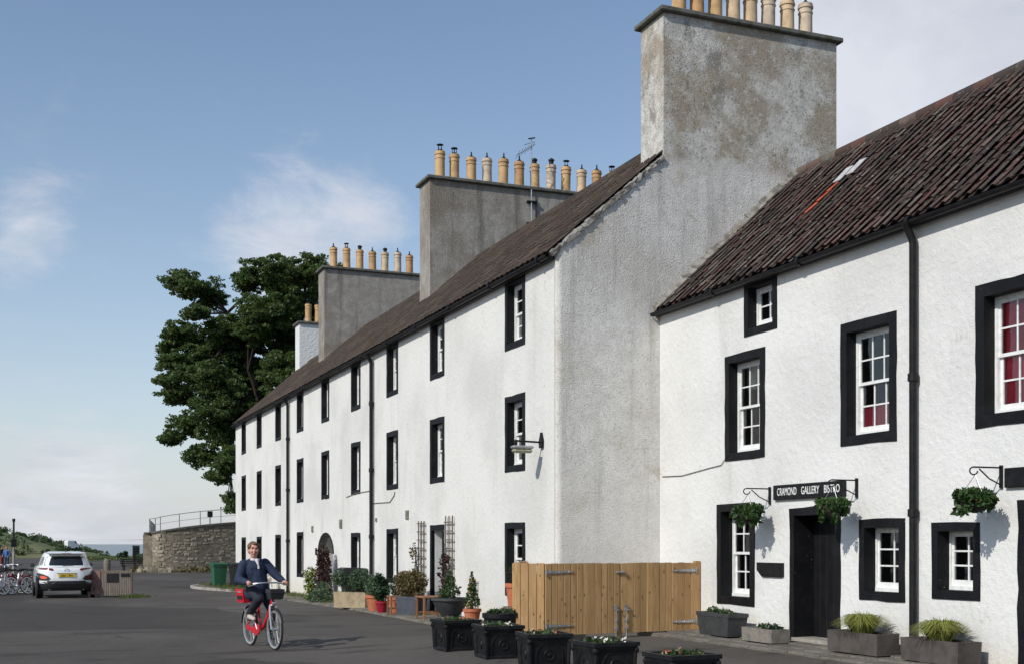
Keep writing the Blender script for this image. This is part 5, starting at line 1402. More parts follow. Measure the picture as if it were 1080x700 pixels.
# wheelie bins
def bin_(x, y, rz, mt, label):
    r = empty('wheelie_bin', (x,y,G(x,y)+.03), label, 'bin', 'wheelie bins', rz)
    w0, w1, d0, d1, h = .44,.56,.46,.62,.93; mb = MB()
    rg_ = [(w0,d0,.03),(w0+.03,d0+.04,.35),(w1-.02,d1-.02,.88),(w1+.03,d1+.03,.88),(w1+.03,d1+.03,h)]; v = []
    for w,d,z in rg_: v += [(-w/2,-d/2,z),(w/2,-d/2,z),(w/2,d/2,z),(-w/2,d/2,z)]
    f = [(3,2,1,0),(16,17,18,19)]
    for i in range(4):
        for k in range(4): f.append((i*4+k,i*4+(k+1)%4,(i+1)*4+(k+1)%4,(i+1)*4+k))
    mb.add(v,f).build('body', mt, r)
    mb = MB(); mb.prism([(-.33,h+.005),(-.35,h+.03),(-.30,h+.075),(.26,h+.095),(.36,h+.06),(.36,h+.005)], lambda a,b:(-.30,a,b), lambda a,b:(.30,a,b)); mb.build('lid', mt, r)
    MB().tube([(-.24,.40,h-.02),(.24,.40,h-.02)],.018,6).build('handle', mt, r)
    for s in (-1,1):
        o = MB().lathe([(.02,-.03),(.10,-.03),(.10,.03),(.02,.03)],(s*.24,.27,.10),12,'x').build('wheel', M['tyre'], r)
bin_(7.75, 51.2, .1, M['bin_green'], 'green wheelie bin on the kerbed bed at the far end of the terrace')
bin_(8.40, 50.6, .1, M['bin_black'], 'black wheelie bin tucked between the green bin and the terrace')
bin_(8.45, 32.35, PI/2, M['bin_black'], 'black wheelie bin against the terrace wall behind the rosemary')

# ------------------------------------------------------------------ bicycles
def bicycle(loc, rz, label, group=None, lean=0., frame='red_paint', rim='silver', rear_box=True, basket=True, guard=None, steer=0.):
    r = empty('bicycle', loc, label, 'bicycle', group, rz)
    if lean: r.rotation_euler = (lean, 0, rz)
    fm = M[frame]; RW = .325
    for i, (x, nm) in enumerate(((-.53,'rear'),(.53,'front'))):
        w = MB(); w.lathe([(.265,-.012),(.298,-.016),(.298,.016),(.265,.012)],(x,0,RW),28,'y',close=True); w.tube([(x,-.045,RW),(x,.045,RW)],.022,8)
        wo = w.build('wheel', M[rim], r, True)
        MB().torus((x,0,RW),.308,.019,'y',32,7).build('tyre', M['tyre'], wo, True)
        sp = MB()
        for k in range(20):
            a = k*2*PI/20; s = .03 if k%2 else -.03; sp.tube([(x,s,RW),(x+.268*math.cos(a),0,RW+.268*math.sin(a))],.0022,3,False)
        sp.build('spokes', M['silver'], wo)
        g = MB(); pts = [Vector((x+.345*math.cos(t),0,RW+.345*math.sin(t))) for t in np.linspace(.5 if i == 0 else .35, PI*.97 if i == 0 else 2.5, 12)]
        v = []; f = []
        for p in pts:
            c = Vector((x,0,RW)); d = (p-c).normalized()
            for yy, dd in ((-.03,-.014),(-.018,0),(.018,0),(.03,-.014)): v.append((p.x+d.x*dd,yy,p.z+d.z*dd))
        for q in range(len(pts)-1):
            for k in range(3): f.append((q*4+k,q*4+k+1,q*4+k+5,q*4+k+4))
        g.add(v,f).build('mudguard', M[guard] if guard else M['black_plastic'], r, True)
    f = MB()
    f.tube([(.405,0,.90),(.445,0,.70)],.026,8); f.tube([(.43,0,.76),(.30,0,.55),(.10,0,.36),(-.04,0,.30)],[.034,.036,.036,.03],9)
    f.tube([(-.04,0,.29),(-.20,0,.74)],.022,8)
    for s in (-1,1):
        f.tube([(-.04,.04*s,.30),(-.53,.06*s,RW)],.014,6); f.tube([(-.17,.02*s,.66),(-.53,.06*s,RW)],.012,6)
    f.build('frame', fm, r, True)
    k = MB()
    for s in (-1,1): k.tube([(.45,.045*s,.70),(.47,.055*s,.58),(.53,.055*s,RW)],[.018,.016,.012],7)
    k.tube([(.45,-.05,.70),(.45,.05,.70)],.02,7); k.build('fork', M['silver'], r, True)
    h = MB(); h.tube([(.40,0,.90),(.365,0,1.03)],.017,7); h.tube([(.17,-.31,1.02),(.27,-.24,1.04),(.355,-.10,1.055),(.355,.10,1.055),(.27,.24,1.04),(.17,.31,1.02)],.013,7); hb = h.build('handlebar', M['silver'], r, True)
    for s in (-1,1):
        MB().tube([(.15,.318*s,1.018),(.26,.25*s,1.04)],.018,8).build('grip', M['tyre'], hb, True)
        MB().tube([(.30,.22*s,1.03),(.24,.33*s,1.0)],.006,5).build('brake_lever', M['silver'], hb)
    s = MB(); s.tube([(-.20,0,.72),(-.225,0,.84)],.014,7); s.build('seat_post', M['silver'], r, True)
    s = MB(); s.prism([(-.36,-.10),(-.36,.10),(-.22,.09),(-.08,.025),(-.06,0),(-.08,-.025),(-.22,-.09)], lambda a,b:(a,b*.9,.835), lambda a,b:(a,b,.885)); s.build('saddle', M['tyre'], r)
    c = MB(); c.lathe([(.02,-.004),(.085,-.004),(.085,.004),(.02,.004)],(-.04,-.05,.30),20,'y'); ang = R(118)
    ca_, sa_ = .165*math.cos(ang), .165*math.sin(ang)
    c.tube([(-.04,-.07,.30),(-.04+ca_,-.085,.30+sa_)],.012,6); c.tube([(-.04,.07,.30),(-.04-ca_,.085,.30-sa_)],.012,6); cr = c.build('crank', M['silver'], r, True)
    MB().cbox((-.04+ca_-.045,-.19,.30+sa_-.012),(-.04+ca_+.045,-.09,.30+sa_+.012),.004).build('pedal', M['black_plastic'], cr); MB().cbox((-.04-ca_-.045,.09,.30-sa_-.012),(-.04-ca_+.045,.19,.30-sa_+.012),.004).build('pedal', M['black_plastic'], cr)
    MB().prism([(-.20,.30),(-.52,.36),(-.52,.29),(-.05,.20),(.06,.27),(.05,.36),(-.05,.39)], lambda a,b:(a,-.062,b), lambda a,b:(a,-.074,b)).build('chain_guard', fm, r)
    if rear_box:
        q = MB(); q.tube([(-.75,-.06,.70),(-.25,-.06,.70)],.008,5); q.tube([(-.75,.06,.70),(-.25,.06,.70)],.008,5); q.tube([(-.53,.06,RW),(-.66,.06,.70)],.008,5); q.tube([(-.53,-.06,RW),(-.66,-.06,.70)],.008,5); q.build('rack', M['silver'], r)
        q, _ = trough_body(.34,.32,.22,.015,.12,.03); q.v = [(a-.60,b,c_+.71) for a,b,c_ in q.v]; bx = q.build('rear_crate', fm, r)
        for s in (-1,1): MB().box((-.68,s*.160-.006,.87),(-.52,s*.160+.006,.895)).build('hand_slot', M['silver'], bx)
        [MB().box((-.71+.05*k_,s_*.152-.010,.76),(-.685+.05*k_,s_*.152+.008,.82)).build('slot_shade', M['black_plastic'], bx) for k_ in range(5) for s_ in (-1,1)]; [MB().box((-.772,-.12+.055*k_,.76),(-.752,-.095+.055*k_,.82)).build('slot_shade', M['black_plastic'], bx) for k_ in range(5)]  # solid black blocks stand in for the shade inside open crate slots
    if basket:
        q, _ = trough_body(.20,.23,.16,.012,.18,.02); q.v = [(a+.55,b,c_+.80) for a,b,c_ in q.v]; q.build('front_basket', M['black_plastic'], r)
    q = MB(); q.ell((.50,0,.74),(.03,.03,.035),8,6); q.build('front_light', M['silver'], r)
    return r
CX, CY = 3.69, 19.84; CRZ = math.atan2(-.983,.186)
bicycle((CX,CY,G(CX,CY)+.002), CRZ, 'red step-through bicycle with rear crate, ridden by the person in navy')

def cyclist():
    r = empty('person', (CX,CY,G(CX,CY)+.002), 'smiling person in navy jacket riding the red bicycle', 'person', rz=CRZ)
    hd = Vector((-.075,-.115,1.575))
    sh = {-1:(-.125,-.265,1.335), 1:(-.11,.09,1.355)}; el = {-1:(-.13,-.345,1.09), 1:(.02,.235,1.155)}; wr = {-1:(.135,-.30,1.06), 1:(.145,.305,1.06)}
    hip = {-1:(-.20,-.09,.935), 1:(-.20,.09,.935)}; kn = {-1:(.19,-.125,.80), 1:(.115,.12,.62)}; an = {-1:(-.17,-.135,.545), 1:(-.02,.135,.235)}
    # ---- body: one continuous skin
    b = MB(); b.cap((-.20,0,.96),(-.165,-.04,1.12),.125,.115); b.cap((-.165,-.04,1.12),(-.13,-.085,1.30),.115,.125)
    b.cap((-.125,-.20,1.33),(-.12,.02,1.34),.062,.062); b.cap((-.12,-.095,1.36),(-.085,-.11,1.48),.055,.05)
    for s in (-1,1):
        b.cap(sh[s],el[s],.052,.04); b.cap(el[s],wr[s],.04,.028); b.cap(hip[s],kn[s],.082,.058); b.cap(kn[s],an[s],.058,.038)
        a = Vector(an[s]); b.cap(a+Vector((-.02,0,-.045)), a+Vector((.16,0,-.075)),.036,.03)
        # hand closed over the grip: palm, four fingers, thumb
        w = Vector(wr[s]); b.cap(w,w+Vector((.06,.0,-.004)),.027,.034)
        for k in range(4):
            o = Vector((.062+.012*0,-s*(-.028+.019*k)*1.0,.0)); p0 = w+Vector((.058,s*(.030-.020*k),.0)); ln = (.9,1.05,1.,.8)[k]
            b.cap(p0,p0+Vector((.042*ln,0,-.006)),.0105,.0095,7); b.cap(p0+Vector((.042*ln,0,-.006)),p0+Vector((.040*ln,0,-.042)),.0095,.009,7); b.cap(p0+Vector((.040*ln,0,-.042)),p0+Vector((.008,0,-.050)),.009,.008,7)
        p0 = w+Vector((.03,-s*.034,-.004)); b.cap(p0,p0+Vector((.03,-s*.012,-.018)),.012,.010,7); b.cap(p0+Vector((.03,-s*.012,-.018)),p0+Vector((.045,-s*.004,-.042)),.010,.009,7)
    # head
    rot = Matrix.Rotation(R(-14),3,'Z')
    def H(p): return hd + rot @ Vector(p)
    b.ell(hd+Vector((-.012,0,.035)),(.098,.078,.098),16,12); b.ell(H((.018,0,-.03)),(.078,.066,.095),16,12); b.ell(H((.035,0,-.095)),(.042,.042,.035),12,8)
    b.cap(H((.088,0,.01)),H((.110,0,-.025)),.010,.017,8); b.ell(H((.092,0,-.060)),(.018,.030,.012),10,6)
    for s in (-1,1): b.ell(H((.070,.036*s,-.025)),(.028,.028,.024),10,6); b.ell(H((-.01,.078*s,-.015)),(.020,.012,.034),8,6); b.ell(H((.086,.032*s,.036)),(.016,.028,.010),8,6)
    body = obj_from(smooth_mesh(b,.008,3), 'body', M['skin'], r)
    for s in (-1,1):
        MB().ell(H((.090,.031*s,.014)),(.008,.013,.007),8,6).build('eye', M['dark_cloth'], r, True)
        MB().cap(H((.098,.018*s,.040)),H((.088,.048*s,.040)),.005,.004,6).build('eyebrow', M['hair_brown'], r)
    m = MB(); m.tube([H((.092,-.030,-.052)),H((.108,-.012,-.062)),H((.108,.012,-.062)),H((.092,.030,-.052))],.0035,6); m.build('mouth', M['red_cloth'], r)
    h = MB(); h.ell(hd+Vector((-.024,0,.050)),(.098,.086,.088),16,12); h.ell(hd+Vector((-.05,0,.0)),(.070,.084,.09),14,10)
    for s in (-1,1): h.ell(H((.0,.068*s,.055)),(.065,.03,.05),10,8)
    h.ell(H((.048,.02,.092)),(.04,.055,.024),10,8)
    hm = smooth_mesh(h,.009,3); obj_from(hm,'hair',M['hair_brown'],r)
    # jacket
    j = MB(); j.cap((-.215,0,.95),(-.175,-.035,1.10),.185,.182,14); j.cap((-.175,-.035,1.10),(-.135,-.085,1.265),.182,.186,14); j.cap((-.13,-.22,1.315),(-.12,.05,1.33),.088,.088,12)
    j.cap((-.115,-.155,1.355),(-.105,-.02,1.36),.085,.085,10); j.cap((-.06,-.06,1.18),(-.085,-.01,.98),.125,.155,12); j.cap((-.23,-.06,.88),(-.20,.06,.88),.15,.15,12)
    for s in (-1,1): j.cap(sh[s],el[s],.085,.072,12); j.cap(el[s],Vector(wr[s])+Vector((-.012,0,0)),.070,.052,12); j.ell(Vector(el[s])+Vector((-.02,.01*s,-.01)),(.062,.062,.062))
    j.cap((-.09,-.155,1.40),(-.14,-.09,1.42),.035,.04); j.cap((-.09,-.03,1.40),(-.14,-.09,1.42),.035,.04)
    jm = smooth_mesh(j,.011,3); obj_from(jm,'jacket',M['navy'],r)
    z = MB(); z.tube([(.030,-.075,1.30),(.045,-.06,1.2),(.052,-.035,1.1),(.045,-.01,.98)],.005,5); z.build('zip', M['silver'], r)
    sc = MB(); sc.torus((-.085,-.095,1.412),.060,.026,'z',18,8); sc.cap((-.015,-.085,1.40),(.03,-.075,1.28),.032,.024); obj_from(smooth_mesh(sc,.008,2),'scarf',M['scarf'],r)
    t = MB()
    t.cap((-.215,-.05,.92),(-.215,.05,.92),.135,.135,14)
    for s in (-1,1): t.cap(hip[s],kn[s],.108,.082,12); t.cap(kn[s],Vector(an[s])+Vector((0,0,.03)),.080,.062,12)
    obj_from(smooth_mesh(t,.012,3),'trousers',M['dark_navy'],r)
    for s in (-1,1):
        a = Vector(an[s]); q = MB(); q.cap(a+Vector((-.035,0,-.05)),a+Vector((.03,0,-.055)),.045,.045); q.cap(a+Vector((.03,0,-.06)),a+Vector((.165,0,-.078)),.042,.034); q.cap(a,a+Vector((0,0,-.04)),.042,.044)
        obj_from(smooth_mesh(q,.008,2),'shoe',M['shoe' if s < 0 else 'dark_cloth'],r)
cyclist()

# hire bikes parked in a rank at the left edge
rgb = random.Random(5)
BK = [(-.50,46.6),(-.22,47.6),(.06,46.9),(.34,47.9),(-.78,47.2),(-.40,48.7),(.15,49.0)]
LB = ['white hire bicycle with red panel at the left picture edge, front wheel turned out', 'hire bicycle in the rank second from the left edge', 'hire bicycle with pale frame in the middle of the parked rank',
      'hire bicycle at the right end of the rank, next to the white car', 'hire bicycle of the rank mostly cut off by the left picture edge', 'hire bicycle in the back row of the rank, left of two', 'hire bicycle in the back row of the rank, right of two']
for i, (x, y) in enumerate(BK):
    bicycle((x,y,G(x,y)), R(205+rgb.uniform(-9,9)) if i % 2 else R(215+rgb.uniform(-9,9)), LB[i], 'hire bicycles parked in a rank', lean=R(rgb.uniform(3,8)), frame=('white_paint','red_paint','white_paint','black_plastic','white_paint','black_plastic','red_paint')[i], rim='white_enamel' if i%2==0 else 'silver', rear_box=False, basket=(i%2==0), guard='red_paint' if i%2==0 else 'black_plastic')

# standing people beside the bikes
def standing(loc, rz, top, legs, hair, label, arm=.25, h=1.72):
    r = empty('person', loc, label, 'person', rz=rz); k = h/1.72
    b = MB(); b.cap((0,0,.98),(0,0,1.3),.115,.13); b.cap((0,0,1.4),(.01,0,1.5),.05,.05); b.ell((.015,0,1.61),(.095,.075,.115)); b.cap((.1,0,1.60),(.112,0,1.575),.012,.016); b.cap((0,-.12,1.40),(0,.12,1.40),.06,.06)
    for s in (-1,1):
        b.cap((0,.19*s,1.39),(-.02,.25*s,1.12),.05,.04); b.cap((-.02,.25*s,1.12),(arm,.22*s,.98),.04,.028); b.cap((arm,.22*s,.98),(arm+.07,.21*s,.955),.032,.036)
        for q in range(4): b.cap((arm+.09,.21*s+.018*(q-1.5),.95),(arm+.14-.01*abs(q-1.4),.21*s+.02*(q-1.5),.925),.010,.008,6)
        b.cap((arm+.05,.19*s-.02*s,.955),(arm+.09,.17*s-.02*s,.935),.012,.009,6)
        b.cap((0,.09*s,.95),(.02,.10*s,.5),.085,.06); b.cap((.02,.10*s,.5),(0,.10*s,.09),.06,.04); b.cap((-.03,.10*s,.045),(.17,.12*s,.035),.045,.035); b.ell((0,.078*s,1.6),(.02,.012,.03),8,6)
    obj_from(smooth_mesh(b,.014,2),'body',M['skin'],r)
    j = MB(); j.cap((0,0,.93),(0,0,1.31),.15,.16,12); j.cap((0,-.15,1.385),(0,.15,1.385),.08,.08)
    for s in (-1,1): j.cap((0,.19*s,1.385),(-.02,.255*s,1.12),.075,.06); j.cap((-.02,.255*s,1.12),(arm,.222*s,.985),.06,.045)
    obj_from(smooth_mesh(j,.018,2),'jacket',M[top],r)
    t = MB(); t.cap((0,-.05,.92),(0,.05,.92),.13,.13)
    for s in (-1,1): t.cap((0,.09*s,.93),(.02,.10*s,.5),.105,.08); t.cap((.02,.10*s,.5),(0,.10*s,.12),.08,.065)
    obj_from(smooth_mesh(t,.018,2),'trousers',M[legs],r)
    hh = MB(); hh.ell((-.012,0,1.645),(.102,.085,.10)); hh.ell((-.05,0,1.59),(.06,.08,.09)); obj_from(smooth_mesh(hh,.012,2),'hair',M['hair_brown' if hair else 'dark_cloth'],r)
    for s in (-1,1):
        MB().ell((.102,.03*s,1.625),(.006,.011,.006),6,5).build('eye', M['dark_cloth'], r); MB().cap((-.03,.105*s,.035),(.18,.125*s,.03),.05,.04).build('shoe', M['dark_cloth'], r)
    r.scale = (k,k,k); return r
p = pix(7,573,96); standing((p.x,p.y,G(p.x,p.y)), R(250), 'blue_cloth', 'denim', True, 'person in a bright blue jacket standing behind the parked hire bicycles')
p = pix(2,573,98); standing((p.x,p.y,G(p.x,p.y)), R(-20), 'dark_cloth', 'red_cloth', False, 'person in black at the left picture edge, half hidden behind bicycles', h=1.8)
# pole behind the bikes
def pole():
    q = pix(14.5,590,60); g = G(q.x,q.y); r = empty('sign_pole', (q.x,q.y,g), 'thin pale pole with a dark upper part behind the bicycles', 'pole')
    MB().tube([(0,0,0),(0,0,1.75)],.06,8).build('shaft', M['kerb'], r, True); MB().tube([(0,0,1.75),(0,0,2.95)],.045,8).build('upper_shaft', M['iron'], r, True); MB().cbox((-.13,-.07,1.72),(.13,.07,2.1),.03).build('box', M['iron'], r)
    MB().tube([(0,0,2.95),(0,0,3.1)],.07,8).build('cap', M['iron'], r)
pole()

# ------------------------------------------------------------------ white car seen from behind
CAR_L = [(.26,-1.93,1.95,.80),(.34,-2.02,2.04,.865),(.48,-2.07,2.08,.895),(.66,-2.085,2.08,.90),(.82,-2.06,2.04,.90),(.94,-2.03,1.95,.892),(1.01,-1.985,1.70,.875),(1.035,-1.93,1.15,.84)]
CAR_T = [(1.03,-1.955,1.10,.815),(1.12,-1.885,.90,.785),(1.26,-1.79,.60,.73),(1.40,-1.70,.30,.675),(1.475,-1.70,.10,.635),(1.515,-1.58,-.05,.59),(1.535,-1.30,-.25,.48)]
def car_ring(z, yr, yf, w, n=40, e=4.2):
    cy, hl = (yr+yf)/2, (yf-yr)/2; out = []
    for k in range(n):
        a = 2*PI*k/n; c, s_ = math.cos(a), math.sin(a)
        out.append((w*math.copysign(abs(c)**(2/e),c), cy+hl*math.copysign(abs(s_)**(2/e),s_), z))
    return out
def car_at(tab, z):
    for a, b in zip(tab, tab[1:]):
        if z <= b[0]: t = max(0,(z-a[0])/(b[0]-a[0])); return [p+(q-p)*t for p, q in zip(a, b)]
    return list(tab[-1])
def rear_y(x, z, tab, e=4.2):
    _, yr, yf, w = car_at(tab, z); cy, hl = (yr+yf)/2, (yf-yr)/2; return cy-hl*(max(0,1-abs(x/w)**e))**(1/e)
def rear_patch(poly, tab, off, n=8):
    "poly given as left and right x for rows of z: [(z,xl,xr),...]"
    mb = MB(); v = []; f = []
    for z, a, b in poly:
        for k in range(n+1): x = a+(b-a)*k/n; v.append((x, rear_y(x,z,tab)-off, z))
    for j in range(len(poly)-1):
        for k in range(n): f.append((j*(n+1)+k,j*(n+1)+k+1,(j+1)*(n+1)+k+1,(j+1)*(n+1)+k))
    # short skirt so the patch has thickness
    m = len(v); back = [(x,y+off+.004,z) for x,y,z in v]; rows = len(poly); W_ = n+1
    edge = list(range(W_))+[j*W_+n for j in range(1,rows)]+[(rows-1)*W_+k for k in range(n-1,-1,-1)]+[j*W_ for j in range(rows-2,0,-1)]
    mb.add(v+back, f+[(edge[i],edge[(i+1)%len(edge)],m+edge[(i+1)%len(edge)],m+edge[i]) for i in range(len(edge))]); return mb
def loft(rings):
    n = len(rings[0]); f = [tuple(range(n-1,-1,-1)), tuple((len(rings)-1)*n+k for k in range(n))]
    for i in range(len(rings)-1):
        for k in range(n): f.append((i*n+k,i*n+(k+1)%n,(i+1)*n+(k+1)%n,(i+1)*n+k))
    return MB().add([p for r_ in rings for p in r_], f)
def car(loc, rz):
    r = empty('parked_car', loc, 'white compact SUV parked with its rear to the camera, by the picket barrier', 'car', rz=rz)
    def fine(tab, m):
        zs = [tab[0][0]+(tab[-1][0]-tab[0][0])*i/m for i in range(m+1)]; return [car_ring(*car_at(tab,z)) for z in zs]
    loft(fine(CAR_L,14)).build('body', M['white_paint'], r, True)
    top = loft(fine(CAR_T,12)).build('cabin', M['white_paint'], r, True)
    dk = [(a,b-.012,c+.012,d+.012) for a,b,c,d in CAR_L]; loft([car_ring(*car_at(dk,z)) for z in (.255,.30,.36,.44,.50)]).build('lower_cladding', M['black_plastic'], r, True)
    rear_patch([(.49,-.80,.80),(.54,-.72,.72),(.585,-.55,.55)], CAR_L, .02).build('rear_bumper', M['black_plastic'], r)
    rear_patch([(1.085,-.66,.66),(1.16,-.67,.67),(1.28,-.62,.62),(1.385,-.55,.55)], CAR_T, .008).build('rear_window', M['car_glass'], r, True)
    MB().cbox((-.60,-1.86,1.455),(.60,-1.62,1.505),.018).build('spoiler', M['white_paint'], r)
    MB().cbox((-.14,-1.868,1.468),(.14,-1.858,1.485),.003).build('brake_light', M['tail_red'], r)
    for s in (-1,1):
        X = lambda a, b: (a,b) if s > 0 else (-b,-a)
        rear_patch([(.925,*X(.42,.50)),(.955,*X(.40,.855)),(.995,*X(.44,.865)),(1.005,*X(.62,.85))], CAR_L, .012).build('tail_light', M['tail_red'], r, True)
        rear_patch([(.60,*X(.56,.86)),(.66,*X(.50,.875)),(.74,*X(.56,.88)),(.80,*X(.70,.885)),(.83,*X(.80,.88))], CAR_L, .014).build('corner_cladding', M['black_plastic'], r, True)
        rear_patch([(.655,*X(.62,.76)),(.70,*X(.60,.80)),(.745,*X(.68,.80))], CAR_L, .026).build('lower_lamp', M['amber' if s < 0 else 'tail_red'], r, True)
        MB().cbox((s*.865,.62,1.0),(s*1.01,.78,1.13),.03).build('wing_mirror', M['black_plastic'], r)
        MB().tube([(s*.60,-1.45,1.515),(s*.615,-1.35,1.565),(s*.61,-.3,1.565),(s*.60,-.15,1.53)],.016,6).build('roof_rail', M['black_plastic'], r)
        # side windows
        sw = MB(); v = []; f = []; rows = [(1.09,-1.55,.80),(1.22,-1.50,.55),(1.36,-1.42,.25)]
        for z, a, b in rows:
            _, yr, yf, w = car_at(CAR_T, z); cy, hl = (yr+yf)/2, (yf-yr)/2
            for k in range(9): y = a+(b-a)*k/8; v.append((s*(w*(max(0,1-abs((y-cy)/hl)**4.2))**(1/4.2)+.006), y, z))
        for j in range(2):
            for k in range(8): f.append((j*9+k,j*9+k+1,j*9+k+10,j*9+k+9))
        sw.add(v,f).build('side_window', M['car_glass'], r, True)
        for y in (-1.28,1.32):
            w = MB().lathe([(.20,-.10),(.30,-.11),(.33,-.08),(.335,0),(.33,.08),(.30,.11),(.20,.10)],(s*.80,y,.335),24,'x').build('wheel', M['tyre'], r, True)
            rm = MB().lathe([(.03,0),(.20,.01),(.215,.03)],(s*.905,y,.335),16,'x').build('rim', M['silver'], w, True)
            MB().lathe([(.39,-.02),(.41,-.02),(.41,.02),(.33,.02)],(s*.885,y,.335),24,'x').build('wheel_arch', M['black_plastic'], r, True)
    pl = MB(); yy = rear_y(0,.76,CAR_L)-.03; pl.cbox((-.26,yy,.705),(.26,yy+.03,.815),.006); po = pl.build('number_plate', M['plate'], r)
    cu = bpy.data.curves.new('plate_text','FONT'); cu.body = 'SJ66 YBN'; cu.size = .105; cu.align_x = 'CENTER'; cu.align_y = 'CENTER'; cu.extrude = .001
    t = bpy.data.objects.new('tmp', cu); C.objects.link(t); dg = bpy.context.evaluated_depsgraph_get(); dg.update(); me = bpy.data.meshes.new_from_object(t.evaluated_get(dg)); bpy.data.objects.remove(t)
    me.materials.clear(); me.materials.append(M['iron']); o = bpy.data.objects.new('plate_lettering', me); C.objects.link(o); o.parent = po; o.rotation_euler = (R(90),0,0); o.location = (0,yy-.003,.76); o.scale = (.95,1,1)
    rear_patch([(.825,-.30,.30),(.838,-.30,.30)], CAR_L, .02).build('plate_recess', M['black_plastic'], r)
    em = MB(); em.torus((0,rear_y(0,.93,CAR_L)-.008,.93),.05,.008,'y',20,5); em.v = [(x*1.4,y,z) for x,y,z in em.v]; em.build('badge', M['silver'], r)
    MB().tube([(-.55,-1.9,.30),(.55,-1.9,.30)],.03,6).build('exhaust_beam', M['steel'], r)
    MB().cbox((-.02,-1.42,1.53),(.02,-1.27,1.585),.01).build('roof_fin', M['black_plastic'], r)
    MB().tube([(-.12,-1.945,1.075),(.2,-1.925,1.10)],.009,5).build('wiper', M['black_plastic'], r)
car((1.53,44.6,G(1.5,44.5)), R(1.5))

# ------------------------------------------------------------------ picket barrier beside the car, bollard, bench
def barrier():
    A = Vector((2.28,43.1)); B = Vector((3.62,42.55)); d = (B-A).normalized(); nr = Vector((d.y,-d.x)); L = (B-A).length; z0 = G(3,43)
    r = empty('picket_barrier', (A.x,A.y,z0), 'low weathered picket barrier with dark notice boards right of the white car', 'barrier', rz=math.atan2(d.y,d.x))
    for x in (.03, .46, L-.03): MB().cbox((x-.045,-.045,-.02),(x+.045,.045,.93),.012).build('post', M['grey_wood'], r)
    n = 13
    for k in range(n):
        x = .50+(L-.56)*k/(n-1)
        MB().box((x-.028,-.062,.06),(x+.028,-.047,.86)).build('picket', M['grey_wood'], r)
    for z in (.16,.82): MB().box((.04,-.046,z),(L-.04,-.012,z+.07)).build('rail', M['grey_wood'], r)
    MB().cbox((.10,-.075,.10),(.42,-.05,.88),.006).build('pink_panel', M['pink_board'], r); MB().cbox((.63,-.085,.50),(1.02,-.064,.80),.006).build('notice_board', M['iron'], r); MB().cbox((1.10,-.085,.68),(L-.06,-.064,.80),.006).build('notice_board', M['iron'], r)
barrier()
def bollard():
    q = pix(113,590,62); r = empty('bollard', (q.x,q.y,G(q.x,q.y)), 'rounded wooden bollard standing behind the picket barrier', 'bollard')
    MB().lathe([(.17,0),(.17,1.0),(.15,1.06),(.10,1.10),(0,1.12)],n=14).build('post', M['grey_wood'], r, True); MB().lathe([(.172,.86),(.178,.87),(.178,.92),(.172,.93)],n=14).build('band', M['grey_trough'], r, True)
bollard()
def bench():
    q = pix(143,597,86); r = empty('bench', (q.x,q.y,G(q.x,q.y)), 'low dark wooden bench left of the curved stone wall', 'bench', rz=.1)
    for k in range(4): MB().box((-1.0,-.24+.125*k,.42),(1.0,-.135+.125*k,.46)).build('slat', M['bark'], r)
    for k in range(3): MB().box((-1.0,.28,.52+.13*k),(1.0,.32,.62+.13*k)).build('back_slat', M['bark'], r)
    for x in (-.8,.0,.8): MB().box((x-.06,-.22,0),(x+.06,.27,.418)).build('leg', M['bark'], r); MB().box((x-.05,.322,0),(x+.05,.38,.9)).build('upright', M['bark'], r)
bench()

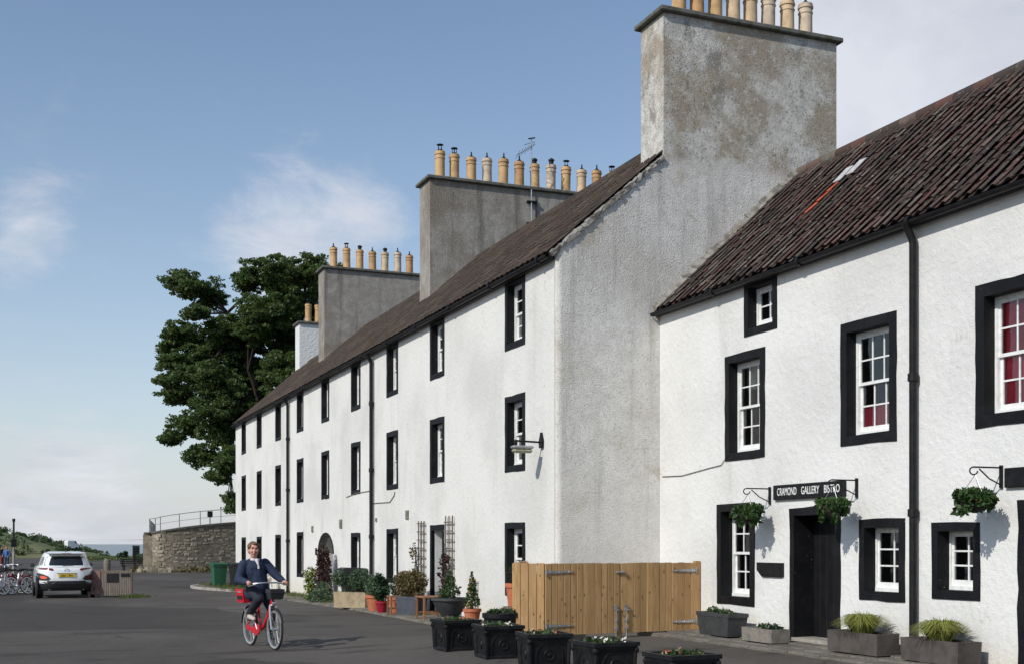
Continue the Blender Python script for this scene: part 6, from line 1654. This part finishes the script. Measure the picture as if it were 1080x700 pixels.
# ------------------------------------------------------------------ far side of the car park
def far():
    q0 = pix(-60,584,182); q1 = pix(62,584,190); r = empty('sea_wall', (q0.x,q0.y,G(q0.x,q0.y)), 'long low dark wall below the grassy hill across the car park', 'wall', world=True)
    d = (q1-q0); d.z = 0; L = d.length; d.normalize(); n = Vector((-d.y,d.x,0)); 
    for a, b, z0, z1, o, nm, mt in ((0,L,-1.2,.10,.25,'wall',M['lime_core']),(0,L,.1,.22,.32,'cope',M['cope'])):
        c = [q0+d*a-n*o, q0+d*b-n*o, q0+d*b+n*o, q0+d*a+n*o]; MB().add([(p.x,p.y,z0) for p in c]+[(p.x,p.y,z1) for p in c], [(3,2,1,0),(4,5,6,7),(0,1,5,4),(1,2,6,5),(2,3,7,6),(3,0,4,7)]).build(nm, mt, r)
    # white van on the shore road
    q = min((pix(75,577,190+.25*k) for k in range(80)), key=lambda s_: abs(hill_h(s_.x,s_.y)-.65)); z = 0; v = empty('parked_van', (q.x,q.y,hill_h(q.x,q.y)+.02), 'small white van far off on the hill behind the white car', 'van', rz=.5)
    MB().prism([(-.9,.3),(-.9,1.35),(-.8,1.5),(.5,1.5),(.8,1.05),(1.0,.95),(1.0,.3)], lambda a,b:(a,-.55,b), lambda a,b:(a,.55,b)).build('body', M['white_paint'], v)
    MB().prism([(.46,1.42),(.74,1.06),(.30,1.06),(.30,1.42)], lambda a,b:(a,-.56,b), lambda a,b:(a,-.552,b)).build('window', M['car_glass'], v); MB().box((.79,-.48,1.08),(.80,.48,1.1)).build('wiper', M['iron'], v)
    for x in (-.55,.62):
        for s in (-1,1): MB().lathe([(.08,-.06),(.25,-.06),(.25,.06),(.08,.06)],(x,s*.5,.25),12,'y').build('wheel', M['tyre'], v)
    # dark kiosk at the shore
    q = pix(143.5,580,150); v = empty('utility_kiosk', (q.x,q.y,G(q.x,q.y)), 'small dark box kiosk against the sea left of the stone wall', 'kiosk', rz=-.1)
    MB().cbox((-.42,-.4,0),(.42,.4,1.75),.03).build('cabinet', M['slate_plastic'], v); MB().cbox((-.46,-.44,1.75),(.46,.44,1.83),.02).build('roof', M['iron'], v); MB().box((-.36,-.412,.15),(-.01,-.401,1.65)).build('door', M['iron'], v); MB().box((.01,-.412,.15),(.36,-.401,1.65)).build('door', M['iron'], v)
    # grass bank and bushes at the water's edge
    rng = np.random.default_rng(8); qd = []
    for i in range(260):
        px = rng.uniform(60,160); p = pix(px,583,rng.uniform(150,196)); c = ball_pts(rng,14,(p.x,p.y,G(p.x,p.y)+.08),(.7,.7,.16)); qd.append(leaf_quads(c,rng.uniform(.08,.2,14),rng,.8))
    tag(MB().quads(np.concatenate(qd)).build('shore_grass', M['grass']), 'strip of rough grass at the water edge beyond the car park', 'grass', kind='stuff')
    for i,(px,t,rr,lb) in enumerate(((129,172,.75,'dark low bush at the water edge in front of the sea'),(152,120,.9,'grey-green bush against the left end of the stone wall'))):
        p = pix(px,580,t); shrub('shore_bush', p.x,p.y,G(p.x,p.y), [((0,0,rr*.6),(rr*1.1,rr,rr*.6),380),((rr*.5,0,rr*1.1),(rr*.5,rr*.5,rr*.4),160)], M['leaf_dark' if i == 0 else 'leaf_rosemary'], .14, lb, 90+i)
far()
for o in bpy.data.objects:
    if '_base' in o: del o['_base']
